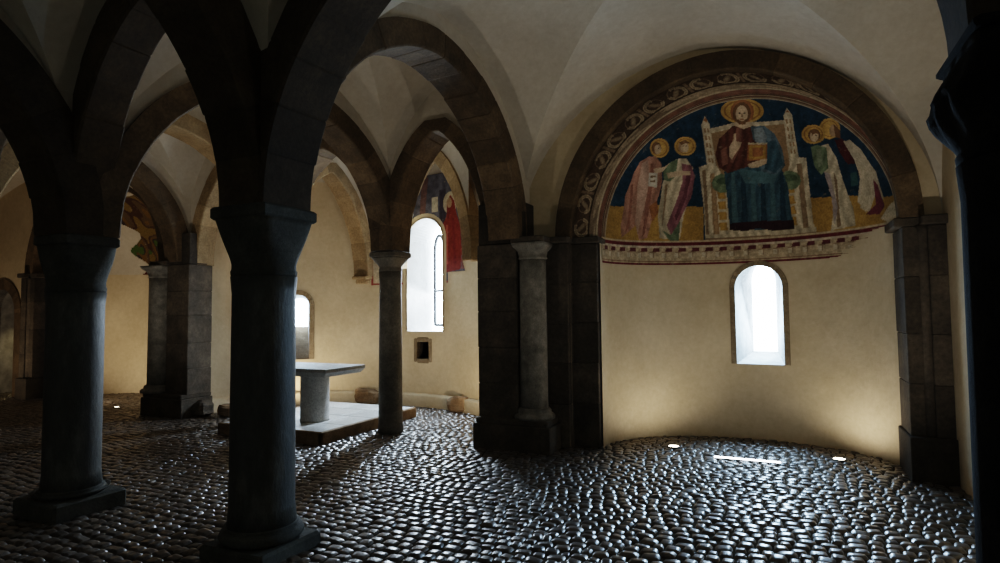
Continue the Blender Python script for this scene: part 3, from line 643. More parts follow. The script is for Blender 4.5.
FRESCO=[
('ochre',[-.996,.273,-.732,.33,-.297,.306,-.309,.001,-1.01,-.042]),
('ochre',[.497,.298,.764,.265,.983,.183,.996,-.051,.489,-.016]),
('cream',[-.214,.87,.002,.896,.372,.848,.415,.564,.413,.027,-.256,.037,-.255,.577]),
('wood',[-.193,.843,.015,.869,.336,.832,.366,.572,.379,.475,-.189,.539]),
('cream',[-.254,.896,-.195,.904,-.176,.622,-.246,.603]),
('cream',[.331,.88,.389,.869,.434,.584,.379,.583]),
('wood',[-.242,.876,-.226,.876,-.224,.85,-.24,.85]),
('wood',[-.217,.875,-.207,.875,-.202,.849,-.214,.849]),
('wood',[.345,.854,.357,.851,.363,.826,.351,.829]),
('wood',[.372,.848,.381,.846,.386,.821,.374,.824]),
('wood',[-.241,.831,-.225,.831,-.222,.803,-.239,.804]),
('wood',[-.216,.83,-.206,.83,-.2,.802,-.213,.802]),
('wood',[.352,.812,.364,.809,.37,.782,.358,.785]),
('wood',[.378,.806,.387,.804,.393,.777,.381,.78]),
('wood',[-.239,.784,-.223,.783,-.22,.753,-.237,.754]),
('wood',[-.215,.782,-.205,.782,-.198,.752,-.212,.753]),
('wood',[.359,.766,.371,.763,.376,.735,.364,.738]),
('wood',[.385,.76,.394,.759,.399,.73,.387,.733]),
('wood',[-.237,.733,-.22,.732,-.217,.701,-.234,.702]),
('wood',[-.213,.732,-.203,.731,-.196,.7,-.209,.701]),
('wood',[.366,.718,.378,.716,.383,.686,.371,.688]),
('wood',[.391,.713,.4,.711,.406,.681,.394,.684]),
('wood',[-.234,.68,-.217,.679,-.213,.647,-.23,.648]),
('wood',[-.21,.679,-.2,.678,-.193,.646,-.206,.646]),
('wood',[.373,.668,.385,.665,.39,.635,.378,.637]),
('wood',[.397,.663,.406,.661,.412,.631,.4,.633]),
('cream',[-.251,.896,-.218,.939,-.198,.904]),
('rust',[-.233,.918,-.217,.931,-.205,.918,-.214,.905]),
('cream',[.334,.879,.355,.905,.387,.87]),
('rust',[.346,.888,.358,.897,.372,.882]),
('cream',[-.309,.619,-.222,.641,-.17,.618,-.092,.457,-.082,.036,-.291,.023,-.294,.298]),
('shade',[-.287,.592,-.26,.597,-.262,.067,-.283,.061]),
('wood',[-.229,.562,-.194,.567,-.178,.064,-.227,.058]),
('ochre',[-.183,.428,-.121,.424,-.118,.36,-.176,.364]),
('ochre',[-.182,.343,-.121,.339,-.117,.274,-.175,.278]),
('ochre',[-.181,.256,-.119,.252,-.115,.186,-.174,.19]),
('ochre',[-.18,.168,-.118,.164,-.113,.097,-.172,.101]),
('cream',[.382,.615,.481,.59,.527,.049,.376,.031,.318,.418]),
('shade',[.415,.564,.451,.557,.489,.074,.452,.072]),
('ochre',[.343,.415,.387,.415,.398,.353,.354,.353]),
('ochre',[.347,.333,.391,.334,.402,.272,.358,.271]),
('ochre',[.351,.251,.395,.252,.406,.188,.362,.187]),
('ochre',[.355,.167,.399,.169,.409,.104,.365,.102]),
('cream',[-.289,.069,.537,.068,.541,.027,-.291,.023]),
('shade',[-.29,.038,.542,.037,.541,.023,-.291,.02]),
('green',[-.043,.477,-.054,.445,-.08,.42,-.116,.408,-.156,.411,-.191,.428,-.214,.456,-.22,.49,-.209,.522,-.183,.546,-.146,.558,-.107,.555,-.073,.538,-.05,.51]),
('green',[.443,.438,.434,.409,.412,.387,.379,.378,.343,.383,.31,.402,.288,.431,.281,.464,.29,.494,.314,.515,.347,.523,.383,.517,.414,.498,.436,.47]),
('greenD',[-.063,.496,-.069,.484,-.087,.476,-.112,.473,-.139,.475,-.163,.482,-.18,.493,-.185,.505,-.178,.516,-.16,.525,-.136,.528,-.108,.526,-.084,.519,-.068,.508]),
('greenD',[.419,.462,.413,.452,.398,.445,.375,.444,.35,.447,.328,.456,.312,.467,.307,.48,.313,.49,.329,.497,.352,.498,.376,.494,.399,.485,.414,.474]),
('gold',[.2,.925,.192,.908,.169,.893,.134,.883,.09,.879,.042,.881,-.005,.89,-.047,.904,-.079,.922,-.098,.941,-.101,.959,-.09,.975,-.064,.986,-.028,.993,.015,.996,.06,.993,.105,.987,.145,.976,.175,.962,.195,.944]),
('goldD',[.179,.929,.172,.915,.152,.902,.122,.894,.085,.891,.044,.894,.003,.901,-.033,.913,-.06,.927,-.077,.943,-.08,.958,-.07,.972,-.049,.982,-.018,.988,.019,.99,.058,.988,.097,.982,.131,.972,.158,.96,.174,.945]),
('gold',[.167,.931,.16,.918,.142,.908,.115,.901,.081,.899,.044,.901,.008,.907,-.025,.918,-.05,.93,-.064,.944,-.067,.958,-.059,.969,-.04,.978,-.012,.984,.021,.986,.057,.984,.092,.979,.123,.97,.148,.958,.163,.945]),
('rust',[.133,.932,.122,.907,.097,.887,.061,.878,.023,.883,-.01,.9,-.03,.925,-.034,.951,-.021,.973,.006,.987,.041,.991,.077,.988,.108,.976,.128,.957]),
('blue1',[-.119,.575,.011,.602,.303,.564,.349,.414,.381,.101,.223,.08,-.097,.104,-.109,.395]),
('blue3',[-.066,.557,-.038,.568,-.031,.144,-.079,.14]),
('blue2',[.008,.55,.035,.56,.044,.139,-.003,.135]),
('blue3',[.081,.542,.108,.552,.118,.133,.071,.129]),
('blue2',[.154,.533,.18,.543,.191,.126,.145,.123]),
('blue3',[.225,.524,.251,.533,.263,.12,.217,.117]),
('blue2',[.295,.514,.321,.523,.334,.113,.289,.11]),
('blue3',[-.023,.593,.141,.548,.303,.545,.251,.444,.037,.469]),
('hem',[-.099,.156,.126,.161,.382,.143,.39,.072,.223,.073,.124,.103,.022,.085,-.097,.1]),
('maroon',[-.033,.874,.065,.888,.145,.847,.15,.605,.01,.583,-.093,.559,-.157,.61,-.176,.702,-.139,.804]),
('maroonL',[-.002,.86,.037,.861,.021,.745,-.048,.627,-.074,.643]),
('maroonL',[-.133,.729,-.085,.75,-.081,.631,-.13,.615]),
('blueL',[.101,.858,.195,.849,.267,.789,.319,.678,.335,.562,.269,.505,.157,.546,.176,.725,.114,.775]),
('blue1',[.209,.749,.278,.743,.323,.58,.263,.519,.187,.562]),
('blueLL',[.119,.84,.182,.841,.216,.776,.188,.717,.126,.761]),
('skin',[-.011,.897,.103,.884,.12,.861,.049,.849,-.019,.878]),
('hair',[.111,.929,.102,.906,.081,.888,.054,.879,.024,.882,-.001,.897,-.017,.92,-.02,.944,-.009,.965,.012,.978,.04,.983,.068,.981,.092,.97,.107,.952]),
('skin',[.089,.928,.082,.909,.068,.894,.05,.887,.03,.889,.013,.9,.003,.918,.002,.938,.009,.955,.023,.967,.042,.972,.061,.97,.077,.961,.087,.946]),
('hair',[.004,.91,.079,.901,.064,.874,.019,.879]),
('skin',[.064,.903,.061,.899,.055,.897,.046,.896,.036,.897,.027,.9,.021,.904,.02,.908,.022,.912,.029,.915,.038,.916,.048,.914,.056,.912,.062,.908]),
('eye',[.04,.938,.036,.936,.03,.936,.023,.937,.021,.94,.024,.942,.031,.942,.037,.941]),
('eye',[.074,.934,.071,.932,.064,.932,.057,.934,.055,.936,.058,.938,.065,.939,.071,.937]),
('skinD',[.042,.936,.052,.935,.053,.916,.037,.918]),
('rust',[.057,.904,.053,.902,.041,.903,.03,.905,.026,.908,.031,.909,.042,.909,.053,.907]),
('skin',[-.065,.748,-.035,.786,-.024,.83,-.008,.829,-.01,.778,.029,.768,.013,.734,-.03,.689,-.053,.654,-.071,.681]),
('skinD',[-.028,.825,-.022,.825,-.026,.78,-.032,.78]),
('rust',[.073,.751,.214,.731,.206,.623,.06,.636]),
('ochre',[.083,.741,.204,.724,.197,.634,.073,.643]),
('rust',[.104,.723,.181,.712,.178,.652,.101,.659]),
('cream',[.071,.76,.215,.739,.214,.728,.073,.748]),
('skin',[.061,.61,.132,.627,.21,.635,.202,.598,.143,.58,.077,.582]),
('gold',[-.509,.751,-.517,.729,-.533,.709,-.553,.694,-.577,.684,-.601,.682,-.62,.687,-.634,.699,-.64,.715,-.638,.734,-.628,.753,-.612,.771,-.591,.786,-.569,.796,-.548,.801,-.529,.798,-.515,.787,-.508,.771]),
('goldD',[-.521,.75,-.528,.732,-.541,.716,-.558,.703,-.577,.696,-.596,.694,-.612,.698,-.624,.707,-.629,.721,-.627,.736,-.619,.752,-.606,.767,-.589,.779,-.571,.788,-.553,.791,-.538,.788,-.526,.78,-.52,.766]),
('gold',[-.527,.749,-.533,.734,-.545,.719,-.56,.708,-.577,.701,-.594,.7,-.608,.703,-.618,.712,-.623,.723,-.621,.737,-.614,.751,-.603,.765,-.588,.776,-.572,.783,-.556,.786,-.542,.784,-.532,.776,-.527,.764]),
('hair',[-.563,.746,-.571,.729,-.583,.714,-.598,.705,-.612,.703,-.623,.709,-.629,.721,-.627,.736,-.619,.752,-.606,.765,-.592,.774,-.578,.777,-.568,.773,-.562,.762]),
('skin',[-.565,.738,-.571,.724,-.58,.713,-.591,.706,-.602,.704,-.61,.709,-.614,.719,-.612,.731,-.607,.744,-.597,.755,-.586,.762,-.576,.764,-.568,.76,-.565,.75]),
('eye',[-.577,.742,-.579,.739,-.583,.738,-.586,.738,-.587,.74,-.585,.743,-.581,.744,-.578,.744]),
('pink',[-.723,.638,-.658,.682,-.612,.689,-.584,.644,-.595,.515,-.667,.304,-.739,.052,-.796,.027,-.815,.153,-.912,.042,-.912,.143,-.861,.384,-.777,.56]),
('pinkL',[-.715,.629,-.67,.659,-.684,.511,-.768,.228,-.807,.079,-.819,.189,-.773,.47]),
('pinkD',[-.657,.638,-.639,.64,-.693,.374,-.757,.081,-.777,.051,-.735,.337]),
('pinkD',[-.818,.463,-.799,.478,-.857,.15,-.889,.074]),
('white',[-.681,.569,-.619,.58,-.639,.466,-.702,.47]),
('shade',[-.675,.55,-.635,.556,-.64,.54,-.677,.537]),
('shade',[-.68,.518,-.646,.52,-.647,.506,-.682,.504]),
('skin',[-.646,.603,-.569,.62,-.519,.653,-.508,.641,-.567,.588,-.638,.572]),
('gold',[-.312,.765,-.32,.743,-.336,.724,-.36,.709,-.388,.702,-.417,.702,-.442,.71,-.461,.724,-.471,.743,-.472,.764,-.463,.785,-.446,.803,-.422,.817,-.395,.825,-.368,.826,-.343,.819,-.324,.806,-.313,.787]),
('goldD',[-.328,.766,-.334,.748,-.348,.732,-.367,.72,-.389,.714,-.412,.714,-.432,.72,-.447,.732,-.456,.747,-.456,.765,-.449,.782,-.435,.797,-.416,.809,-.395,.815,-.373,.816,-.353,.81,-.338,.799,-.329,.784]),
('gold',[-.334,.766,-.34,.75,-.352,.736,-.37,.725,-.39,.72,-.41,.72,-.428,.725,-.442,.736,-.449,.749,-.45,.765,-.444,.78,-.431,.794,-.414,.804,-.395,.81,-.375,.81,-.357,.805,-.343,.795,-.336,.782]),
('skinD',[-.367,.763,-.374,.746,-.387,.731,-.404,.723,-.421,.723,-.435,.731,-.444,.745,-.444,.762,-.437,.779,-.424,.793,-.407,.801,-.391,.801,-.377,.794,-.368,.781]),
('skin',[-.368,.757,-.373,.742,-.383,.73,-.396,.723,-.409,.723,-.42,.73,-.426,.742,-.426,.757,-.421,.772,-.411,.784,-.398,.791,-.385,.791,-.375,.784,-.369,.773]),
('eye',[-.399,.766,-.401,.764,-.406,.763,-.41,.763,-.412,.766,-.41,.768,-.405,.769,-.401,.768]),
('eye',[-.377,.766,-.379,.764,-.384,.763,-.388,.764,-.389,.766,-.387,.769,-.382,.77,-.378,.769]),
('hair',[-.433,.79,-.385,.808,-.351,.786,-.383,.786,-.417,.774]),
('cream',[-.55,.621,-.471,.679,-.398,.685,-.353,.614,-.381,.445,-.456,.231,-.491,.044,-.647,.045,-.652,.232,-.599,.481]),
('green',[-.58,.588,-.512,.66,-.458,.679,-.493,.55,-.537,.516,-.582,.522]),
('purple',[-.436,.648,-.364,.634,-.346,.547,-.385,.389,-.454,.267,-.516,.128,-.559,.075,-.589,.158,-.495,.377,-.443,.516]),
('purpleD',[-.403,.583,-.379,.549,-.427,.376,-.513,.195,-.525,.232,-.445,.412]),
('shade',[-.58,.482,-.558,.496,-.606,.232,-.631,.121]),
('green',[-.631,.121,-.559,.075,-.486,.194,-.499,.029,-.574,.03]),
('skin',[-.556,.576,-.462,.596,-.376,.589,-.378,.562,-.466,.557,-.548,.536]),
('rust',[-.712,.31,-.65,.362,-.644,.269,-.694,.187]),
('gold',[.687,.698,.685,.682,.676,.67,.661,.664,.641,.664,.618,.671,.597,.685,.579,.704,.567,.725,.562,.746,.566,.763,.576,.775,.591,.779,.611,.775,.632,.765,.652,.75,.669,.733,.681,.715]),
('goldD',[.675,.703,.673,.691,.666,.682,.654,.677,.638,.677,.62,.683,.603,.694,.589,.709,.58,.725,.576,.742,.578,.755,.586,.764,.599,.768,.614,.765,.631,.757,.647,.746,.66,.732,.67,.718]),
('gold',[.67,.706,.668,.694,.662,.686,.651,.682,.637,.682,.621,.687,.606,.697,.593,.71,.585,.725,.581,.74,.583,.752,.591,.76,.602,.763,.616,.761,.63,.754,.645,.744,.657,.732,.666,.719]),
('skinD',[.676,.693,.674,.681,.668,.672,.658,.67,.647,.674,.636,.684,.628,.698,.625,.713,.626,.726,.632,.733,.642,.735,.653,.73,.664,.72,.672,.707]),
('hair',[.647,.737,.685,.693,.694,.646,.663,.667]),
('gold',[.602,.703,.598,.685,.586,.672,.566,.665,.541,.665,.515,.672,.489,.685,.468,.703,.455,.724,.45,.745,.455,.763,.468,.776,.489,.783,.513,.781,.539,.773,.563,.759,.583,.742,.596,.722]),
('goldD',[.588,.707,.585,.693,.575,.682,.559,.676,.539,.676,.517,.682,.496,.693,.48,.708,.469,.725,.465,.742,.468,.757,.479,.767,.496,.772,.516,.772,.537,.765,.557,.754,.573,.739,.584,.723]),
('gold',[.58,.71,.577,.697,.569,.687,.555,.682,.537,.682,.519,.687,.501,.696,.486,.709,.477,.725,.473,.74,.477,.753,.486,.762,.5,.767,.517,.766,.536,.761,.553,.751,.567,.738,.576,.724]),
('hair',[.572,.707,.569,.692,.558,.681,.542,.678,.525,.683,.509,.695,.498,.711,.493,.729,.497,.745,.508,.755,.524,.757,.541,.752,.557,.74,.568,.724]),
('skin',[.561,.705,.559,.692,.551,.682,.54,.679,.527,.682,.516,.692,.508,.706,.505,.721,.508,.735,.515,.744,.526,.747,.539,.743,.55,.734,.558,.72]),
('eye',[.527,.72,.526,.718,.522,.719,.518,.721,.516,.723,.518,.725,.522,.725,.526,.723]),
('eye',[.55,.714,.548,.712,.544,.712,.54,.714,.539,.717,.54,.719,.544,.718,.548,.716]),
('hair',[.505,.747,.538,.751,.571,.722,.555,.722,.522,.727]),
('maroonD',[.659,.654,.704,.642,.764,.53,.787,.47,.742,.479,.693,.566]),
('cream',[.562,.642,.622,.641,.673,.545,.717,.375,.774,.175,.787,.044,.634,.028,.656,.198,.636,.395,.58,.499]),
('green',[.511,.655,.556,.654,.612,.623,.625,.489,.579,.45,.534,.521]),
('greenL',[.545,.63,.579,.627,.591,.515,.557,.51]),
('shade',[.658,.451,.68,.385,.697,.059,.674,.043,.673,.26]),
('lilac',[.597,.471,.636,.444,.683,.193,.658,.065,.645,.266]),
('bluegreen',[.758,.417,.793,.418,.805,.327,.764,.327]),
('plast',[.71,.625,.744,.62,.809,.54,.893,.376,.933,.212,.934,.142,.903,.253,.863,.116,.8,.207,.814,.377,.776,.5]),
('cream',[.785,.497,.84,.422,.872,.271,.848,.126,.815,.166,.824,.316]),
('maroonP',[.883,.334,.906,.291,.942,.139,.917,.094,.843,.108,.9,.167]),
]
LBL_F = 'large faded fresco of a haloed person enthroned in blue with four haloed figures'
fresco = thing('apse_fresco', LBL_F, 'fresco', (AP['cx'], AP['cy'] + AP['b'], AP['zs']))
FO = np.array([AP['cx'], AP['cy'] + AP['b'], AP['zs']])
def lunette():
    w, h = 460, 210; la = np.linspace(.0, PI, w + 1); ph = np.linspace(0, PI / 2, h + 1) ; LA_, PH = np.meshgrid(la, ph); LA_ = LA_.ravel(); PH = PH.ravel()
    a, b, c = AP['a'] - .008, AP['b'] - .008, AP['c'] - .008
    u = -np.cos(PH) * np.cos(LA_); v = np.sin(PH)
    V = np.stack([AP['cx'] + a * u, AP['cy'] + b * np.cos(PH) * np.sin(LA_), AP['zs'] + c * v], -1) - FO
    n = vnoise(u + 3, v + 3, 26, 1) * .5 + vnoise(u + 3, v + 3, 60, 2) * .5
    col = np.array([.014, .05, .088])[None] * (.55 + .9 * n)[:, None]
    for k, pl in FRESCO:
        pts = list(zip(pl[0::2], pl[1::2])); m = inside(u, v, pts); cc = np.array(PAL[k]); xs = [p[0] for p in pts]; x0, x1 = min(xs), max(xs)
        t = np.clip((u[m] - x0) / max(1e-6, x1 - x0), 0, 1); sh = .78 + .4 * np.sin(PI * np.clip(t, .05, .95)) * (1 if x1 - x0 > .05 else .5)
        if k in ('blue1', 'pink', 'cream', 'purple', 'green', 'maroon', 'blueL') and x1 - x0 > .09: sh = sh * (1 + .22 * np.sin(95 * u[m] + 7 * np.sin(6 * v[m])))
        col[m] = cc[None] * sh[:, None]
    # outlines round the halos come from the rings; borders along the rim of the conch
    rim = np.cos(PH) * np.sin(LA_)           # 0 on the front edge
    r = np.degrees(np.arcsin(np.clip(rim, 0, 1)))
    for lo, hi, cc in ((0, 2.0, (.16, .09, .05)), (2.0, 3.2, (.44, .36, .24)), (3.2, 5, (.18, .09, .05)), (5, 6.5, (.30, .21, .12)), (6.5, 7.4, (.5, .42, .3))):
        m = (r >= lo) & (r < hi); col[m] = cc
    g_ = col.mean(1, keepdims=True); col = (col * .84 + g_ * .16) * .82
    flake = (v < .10 + .05 * np.sin(u * 40)) & (u > .93 + .02 * np.sin(v * 60)); col[flake] = (.62, .52, .36)
    m = v < .012; col[m] = (.16, .03, .035)
    m = (v >= .012) & (v < .024); col[m] = (.55, .45, .3)
    col *= (.85 + .35 * vnoise(u + 5, v + 5, 40, 5))[:, None]
    o = painted('painted_scene', V, w, h, col, 'paint', fresco); o['label'] = 'half-dome scene of an enthroned figure in dark blue and brown between haloed attendants on a blue and ochre ground'
lunette()
def border():
    w, h = 420, 40; smin, smax = s0 * .93, s1 * .93; a, b = AP['a'] - .010, AP['b'] - .010
    f2, i2, e0, e1 = ell_path(AP['cx'], AP['cy'], a, b); z0, z1 = 2.265, 2.555
    ss = np.linspace(e0 * .965, e1 * .965, w + 1); zz = np.linspace(z0, z1, h + 1); xy = np.array([f2(s) for s in ss])
    S, Z = np.meshgrid(ss, zz); XY = np.tile(xy, (h + 1, 1)); S = S.ravel(); Z = Z.ravel(); t = (Z - z0) / (z1 - z0)
    V = np.column_stack([XY, Z]) - FO
    col = np.tile(np.array([.50, .40, .27]), (len(S), 1))
    p = (S / .175) % 1.0; q = t
    m = (q > .60) & (q < .80) & (p > .30 + (q - .6) * .5) & (p < .88); col[m] = (.14, .04, .045)
    m = (q > .34) & (q < .62) & (p > .05) & (p < .34); col[m] = (.60, .52, .38)
    m = (q > .34) & (q < .60) & (p > .34) & (p < .40); col[m] = (.26, .17, .11)
    m = (q > .56) & (q < .62) & (p > .06) & (p < .55); col[m] = (.33, .23, .15)
    m = (q > .14) & (q < .18); col[m] = (.30, .2, .13)
    m = (q > .8) & (q < .88); col[m] = (.58, .50, .37)
    m = q < .09; col[m] = (.17, .03, .04)
    m = q > .88; col[m] = (.15, .03, .035)
    col *= (.7 + .55 * vnoise(S + 9, Z, 30, 3))[:, None]
    X = XY[:, 0]; lim = .62 + (t * .34) + .05 * np.sin(Z * 80) + .04 * np.sin(Z * 210 + 1) ; keep = X < lim
    o = painted('painted_border', V, w, h, col, 'paint', fresco, keep); o['label'] = 'painted cornice band with maroon lines, broken away at the right end'
border()
def ribbon_ring():
    w, h = 640, 42; th = np.linspace(PI, 0, w + 1); q = np.linspace(-.16, 1, h + 1); T, Q = np.meshgrid(th, q); T = T.ravel(); Q = Q.ravel(); QY = 7.155 + .15 * np.clip(-Q / .16, 0, 1); Q = np.clip(Q, 0, 1)
    cx = -.435 * (1 - Q) + -.62 * Q; R = 1.58 * (1 - Q) + 1.75 * Q; H = 1.575 * (1 - Q) + 1.83 * Q
    V = np.column_stack([cx + R * np.cos(T), QY, 2.55 + H * np.sin(T)])
    s = (PI - T) * 1.62 / .275; p = s % 1.0; k = np.floor(s); col = np.tile(np.array([.085, .058, .04]), (len(T), 1))
    lt = np.array([.36, .29, .20]); md = np.array([.22, .16, .11])
    y = (Q - .36) / .54; d = np.hypot((p - .5) * 1.15, (y - .45) * .95)
    p = np.where(k % 2 == 0, p, 1 - p); m = (np.abs(d - .40) < .085) & (y > -.05) & (y < 1) & ~((p > .62) & (y > .40)); col[m] = lt
    m = (np.abs(d - .40) < .02) & (y > 0) & (y < 1); col[m] = md
    e_ = ((p - .52 + (y - .45) * .5) / .13) ** 2 + ((y - .45) / .3) ** 2; m = e_ < 1; col[m] = md; m = e_ < .35; col[m] = lt * .8
    m = (np.abs(p - .02) < .04) & (y > 0) & (y < .92); col[m] = md
    mar = (Q < .34); n = vnoise(s * .35 + 5 + Q * 3, Q * 1.5 + 5, 4, 8)
    col[mar] = (np.array([.20, .15, .105])[None] + np.array([.17, .14, .10])[None] * (n[mar] > .5)[:, None])
    m = (Q > .32) & (Q < .37); col[m] = (.045, .03, .02)
    m = (Q > .92); col[m] = (.07, .035, .025)
    m = (Q < .03); col[m] = (.12, .06, .04)
    m = (Q > .03) & (Q < .07); col[m] = (.5, .42, .3)
    col *= 1.5 * (.75 + .5 * vnoise(s + 3, Q * 4 + 2, 5, 9))[:, None]
    # the paint has worn off the right haunch
    worn = (T < .55 + .06 * np.sin(Q * 12)) ; col[worn] = col[worn] * .35 + np.array([.12, .085, .05]) * .65
    o = painted('painted_arch_band', V - np.array([-.5, 7.29, 2.55]), w, h, col, 'paint'); o.location = (-.5, 7.29, 2.55)
    tag(o, 'curved painted band of folded-ribbon ornament between stone ring and fresco', 'painted band')
ribbon_ring()
def window_fresco():
    w, h = 200, 190; x0, x1, z0, z1 = -6.92, -4.6, 2.18, 4.14; f2, i2, *_ = ell_path(-6.15, 7.1, 2.752, 2.092)
    ss = np.linspace(i2(x0), i2(x1), w + 1); zz = np.linspace(z0, z1, h + 1); xy = np.array([f2(s) for s in ss]); XY = np.tile(xy, (h + 1, 1)); X = XY[:, 0]; Z = np.repeat(zz, w + 1)
    O = np.array([-5.6, 9.1, 3.0]); V = np.column_stack([XY, Z]) - O
    n = vnoise(X + 20, Z, 12, 4); col = np.array([.12, .12, .15])[None] * (.6 + .9 * n)[:, None]
    def poly(c, p): m = inside(X, Z, p); col[m] = np.array(c) * (.8 + .4 * vnoise(X[m] + 20, Z[m], 25, 6))[:, None]
    poly((.60, .50, .36), [(-6.92, 2.1), (-6.05, 2.1), (-6.05, 3.3), (-6.3, 3.6), (-6.92, 3.6)])
    poly((.60, .53, .40), [(-5.62, 3.45), (-5.48, 3.45), (-5.48, 3.72), (-5.62, 3.72)])
    poly((.17, .10, .09), [(-5.9, 3.4), (-5.78, 3.4), (-5.7, 4.1), (-5.85, 4.1)]); poly((.07, .06, .08), [(-5.45, 3.2), (-5.3, 3.2), (-5.3, 3.84), (-5.45, 3.84)])
    poly((.6, .52, .36), [(-5.19 + .17 * math.cos(t), 3.58 + .2 * math.sin(t)) for t in np.linspace(0, 6.28, 20)])
    poly((.24, .042, .032), [(-5.28, 3.35), (-5.27, 3.6), (-5.19, 3.72), (-5.09, 3.6), (-5.05, 3.4), (-4.95, 3.15), (-4.92, 2.7), (-4.95, 2.4), (-5.3, 2.36), (-5.36, 2.9), (-5.38, 3.2)])
    poly((.50, .33, .2), [(-5.21 + .06 * math.cos(t), 3.58 + .09 * math.sin(t)) for t in np.linspace(0, 6.28, 16)])
    poly((.20, .03, .03), [(-5.15, 3.3), (-5.1, 3.3), (-5.05, 2.5), (-5.12, 2.5)]); poly((.45, .12, .09), [(-5.3, 3.2), (-5.25, 3.2), (-5.25, 2.5), (-5.3, 2.5)])
    poly((.22, .10, .09), [(-4.93, 2.4), (-4.8, 2.4), (-4.82, 3.0), (-4.92, 2.9)])
    fr = (np.abs(X + 6.9) < .02) | ((np.abs(Z - 2.2) < .02)); col[fr] = (.30, .06, .05)
    keep = ~((np.abs(X + 5.78) < .485) & (Z < 2.96)) & ~(((X + 5.78) ** 2 + (Z - 2.96) ** 2) < .485 ** 2)
    keep &= ~((Z < 2.36) & (X > -5.25))
    keep &= (X < -4.86 + .04 * np.sin(Z * 9)) & ~((Z < 2.3 + .04 * np.sin(X * 30)) & (X > -5.1))
    o = painted('window_fresco', V, w, h, col, 'paint_worn', None, keep); o.location = O
    tag(o, 'fresco scrap with a haloed figure in red beside the tall window', 'fresco')
window_fresco()
def left_fresco():
    w, h = 150, 90; la = np.linspace(PI * .3, PI * .985, w + 1); ph = np.linspace(0.0, PI / 2 * .8, h + 1); L_, PH = np.meshgrid(la, ph); L_ = L_.ravel(); PH = PH.ravel()
    a, b, c = AL['a'] - .01, AL['b'] - .01, AL['c'] - .01; O = np.array([AL['cx'], AL['cy'] + AL['b'], AL['zs']])
    u = -np.cos(PH) * np.cos(L_); v = np.sin(PH); V = np.column_stack([AL['cx'] + a * u, AL['cy'] + b * np.cos(PH) * np.sin(L_), AL['zs'] + c * v]) - O
    n = vnoise(u + 3, v + 3, 9, 12); n2 = vnoise(u + 3, v + 3, 17, 13)
    col = np.tile(np.array([.20, .13, .07]), (len(u), 1)); 
    for lo, hi, cc in ((0, .3, (.09, .07, .06)), (.3, .45, (.30, .17, .05)), (.62, .75, (.12, .06, .04)), (.75, 1, (.34, .23, .07))): m = (n >= lo) & (n < hi); col[m] = cc
    m = (n2 > .6) & (v < .45) & (u < .1); col[m] = (.13, .22, .05)
    m = (v < .03); col[m] = (.2, .05, .04); col *= .55
    keep = (u > -.4 + .1 * np.sin(v * 15)) 
    o = painted('fresco_fragment', V, w, h, col, 'paint_worn', None, keep); o.location = O
    tag(o, 'dim green and yellow fresco fragment inside the left background apse', 'fresco')
left_fresco()

# ------------------------------------------------------------------ lamps set in the floor
def floor_light(x, y, lab, power, aim, col=(1, .88, .72), size=155, z=0.012, r=.06, grp='round lamps recessed in the floor'):
    o = thing('floor_light', lab, 'lamp', (x, y, 0), grp)
    m = MB(); m.lathe([(r + .02, -.03), (r + .022, z - .002), (r + .014, z + .003), (r, z + .003), (r, z - .004)], 0, 0, 24, cap=False); m.build('rim', 'iron', o)
    m = MB(); m.lathe([(r, z - .002), (r * .6, z + .001), (.001, z + .002)], 0, 0, 24, cap=False); q = m.build('lens', 'lens', o); q['label'] = 'glowing round lens'
    spot('floor_lamp_beam', (x, y, z + .03), (x + aim[0], y + aim[1], 1.0), power, col, size)
def spot(name, loc, to, power, col, size, blend=.9, rad=.05):
    from mathutils import Vector
    l = bpy.data.lights.new(name, 'SPOT'); l.energy = power; l.color = col; l.spot_size = math.radians(size); l.spot_blend = blend; l.shadow_soft_size = rad
    o = link(bpy.data.objects.new(name, l)); o.location = loc; o.rotation_euler = (Vector(to) - Vector(loc)).to_track_quat('-Z', 'Y').to_euler(); return o
floor_light(-1.24, 7.57, 'small round floor lamp at the left foot of the painted apse wall', 19, (-.3, .3))
floor_light(.52, 7.62, 'small round floor lamp at the right foot of the painted apse wall', 19, (.25, .25))
floor_light(-11.0, 7.0, 'tiny distant floor lamp seen just right of the stout green column', 8, (.1, 1.0), r=.04)
o = thing('floor_light_strip', 'bright straight strip lamp let into the cobbles below the apse window', 'lamp', (-.40, 7.22, 0))
m = MB(); m.box(-.36, .36, -.04, .04, -.03, .006, bev=.004); m.build('channel', 'iron', o)
m = MB(); m.box(-.34, .34, -.025, .025, .004, .012, bev=.003); m.build('lens', 'lens_strip', o)
# ------------------------------------------------------------------ light from hidden lamps and from added fill lights
warm = (1, .80, .57)
spot('apse_uplight_behind_pier', (-3.95, 7.75, .1), (-5.0, 8.8, 1.7), 80, warm, 125)
spot('apse_uplight_behind_column', (-8.2, 7.9, .1), (-7.7, 9.0, 1.7), 95, warm, 130)
spot('left_apse_fill', (-12.0, 6.7, .1), (-11.6, 8.6, 1.6), 80, warm, 150)  # added fill light, evens out the left apse wall
spot('far_passage_light', (-15.05, 7.5, 1.6), (-15.05, 7.9, .6), 12, (1, .8, .4), 150)

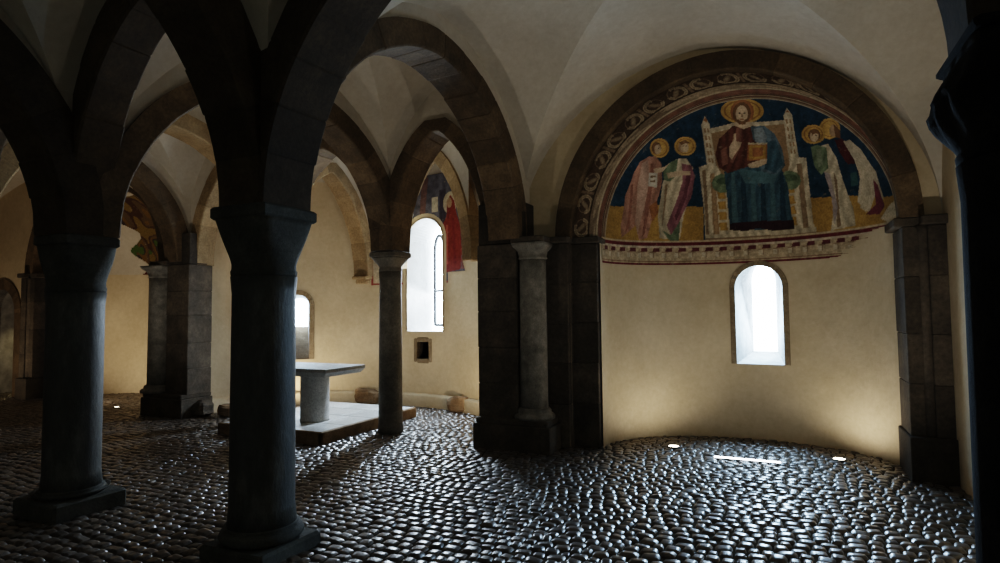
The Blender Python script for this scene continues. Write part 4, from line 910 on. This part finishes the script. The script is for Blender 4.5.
spot('vault_fill_right', (1.2, 4.6, .1), (.2, 6.0, 4.4), 68, (1, .91, .79), 145)  # added fill light to brighten the right vault
spot('vault_fill_middle', (-4.4, 4.16, .1), (-4.2, 6.2, 4.4), 50, (1, .9, .76), 110)  # added fill for the middle vault, hidden behind the nearest column
spot('vault_fill_left', (-7.6, 4.3, .1), (-8.2, 6.4, 4.4), 85, (1, .9, .76), 115)  # added fill for the left vaults, hidden behind the green column
spot('far_left_fill', (-13.6, 5.4, .1), (-14.6, 7.1, 2.0), 60, warm, 130)  # unseen fill added to brighten the far left jamb
def window_light(name, loc, to, power, sx, sy, col=(.68, .84, 1), spread=150):
    from mathutils import Vector
    l = bpy.data.lights.new(name, 'AREA'); l.shape = 'RECTANGLE'; l.size = sx; l.size_y = sy; l.energy = power; l.color = col; l.spread = math.radians(spread)
    o = link(bpy.data.objects.new(name, l)); o.location = loc; o.rotation_euler = (Vector(to) - Vector(loc)).to_track_quat('-Z', 'Y').to_euler()
window_light('daylight_tall_window', (-5.76, 9.45, 2.2), (-5.3, 6.6, 0), 150, .3, 1.2)
window_light('daylight_apse_window', (-.25, 8.85, 1.65), (-.6, 5.0, 0), 80, .24, .8, (.45, .71, 1))
# ------------------------------------------------------------------ camera, world, look
cam = bpy.data.cameras.new('camera'); co = link(bpy.data.objects.new('camera', cam)); scene.camera = co
from mathutils import Matrix
co.matrix_world = Matrix.Translation((0, 0, 1.66)) @ Matrix.Rotation(math.radians(25.1), 4, 'Z') @ Matrix.Rotation(math.radians(92.91), 4, 'X') @ Matrix.Rotation(math.radians(-.6), 4, 'Z')
cam.sensor_width = 36; cam.lens = 21.6; cam.clip_start = .05; cam.clip_end = 200
w = bpy.data.worlds.new('sky'); scene.world = w; w.use_nodes = True
w.node_tree.nodes['Background'].inputs[0].default_value = (.6, .75, 1, 1); w.node_tree.nodes['Background'].inputs[1].default_value = .3
scene.view_settings.view_transform = 'Filmic'; scene.view_settings.look = 'Medium High Contrast'; scene.view_settings.exposure = 0.0
scene.cycles.use_denoising = True; scene.cycles.max_bounces = 10; scene.cycles.diffuse_bounces = 6; scene.cycles.sample_clamp_indirect = 6
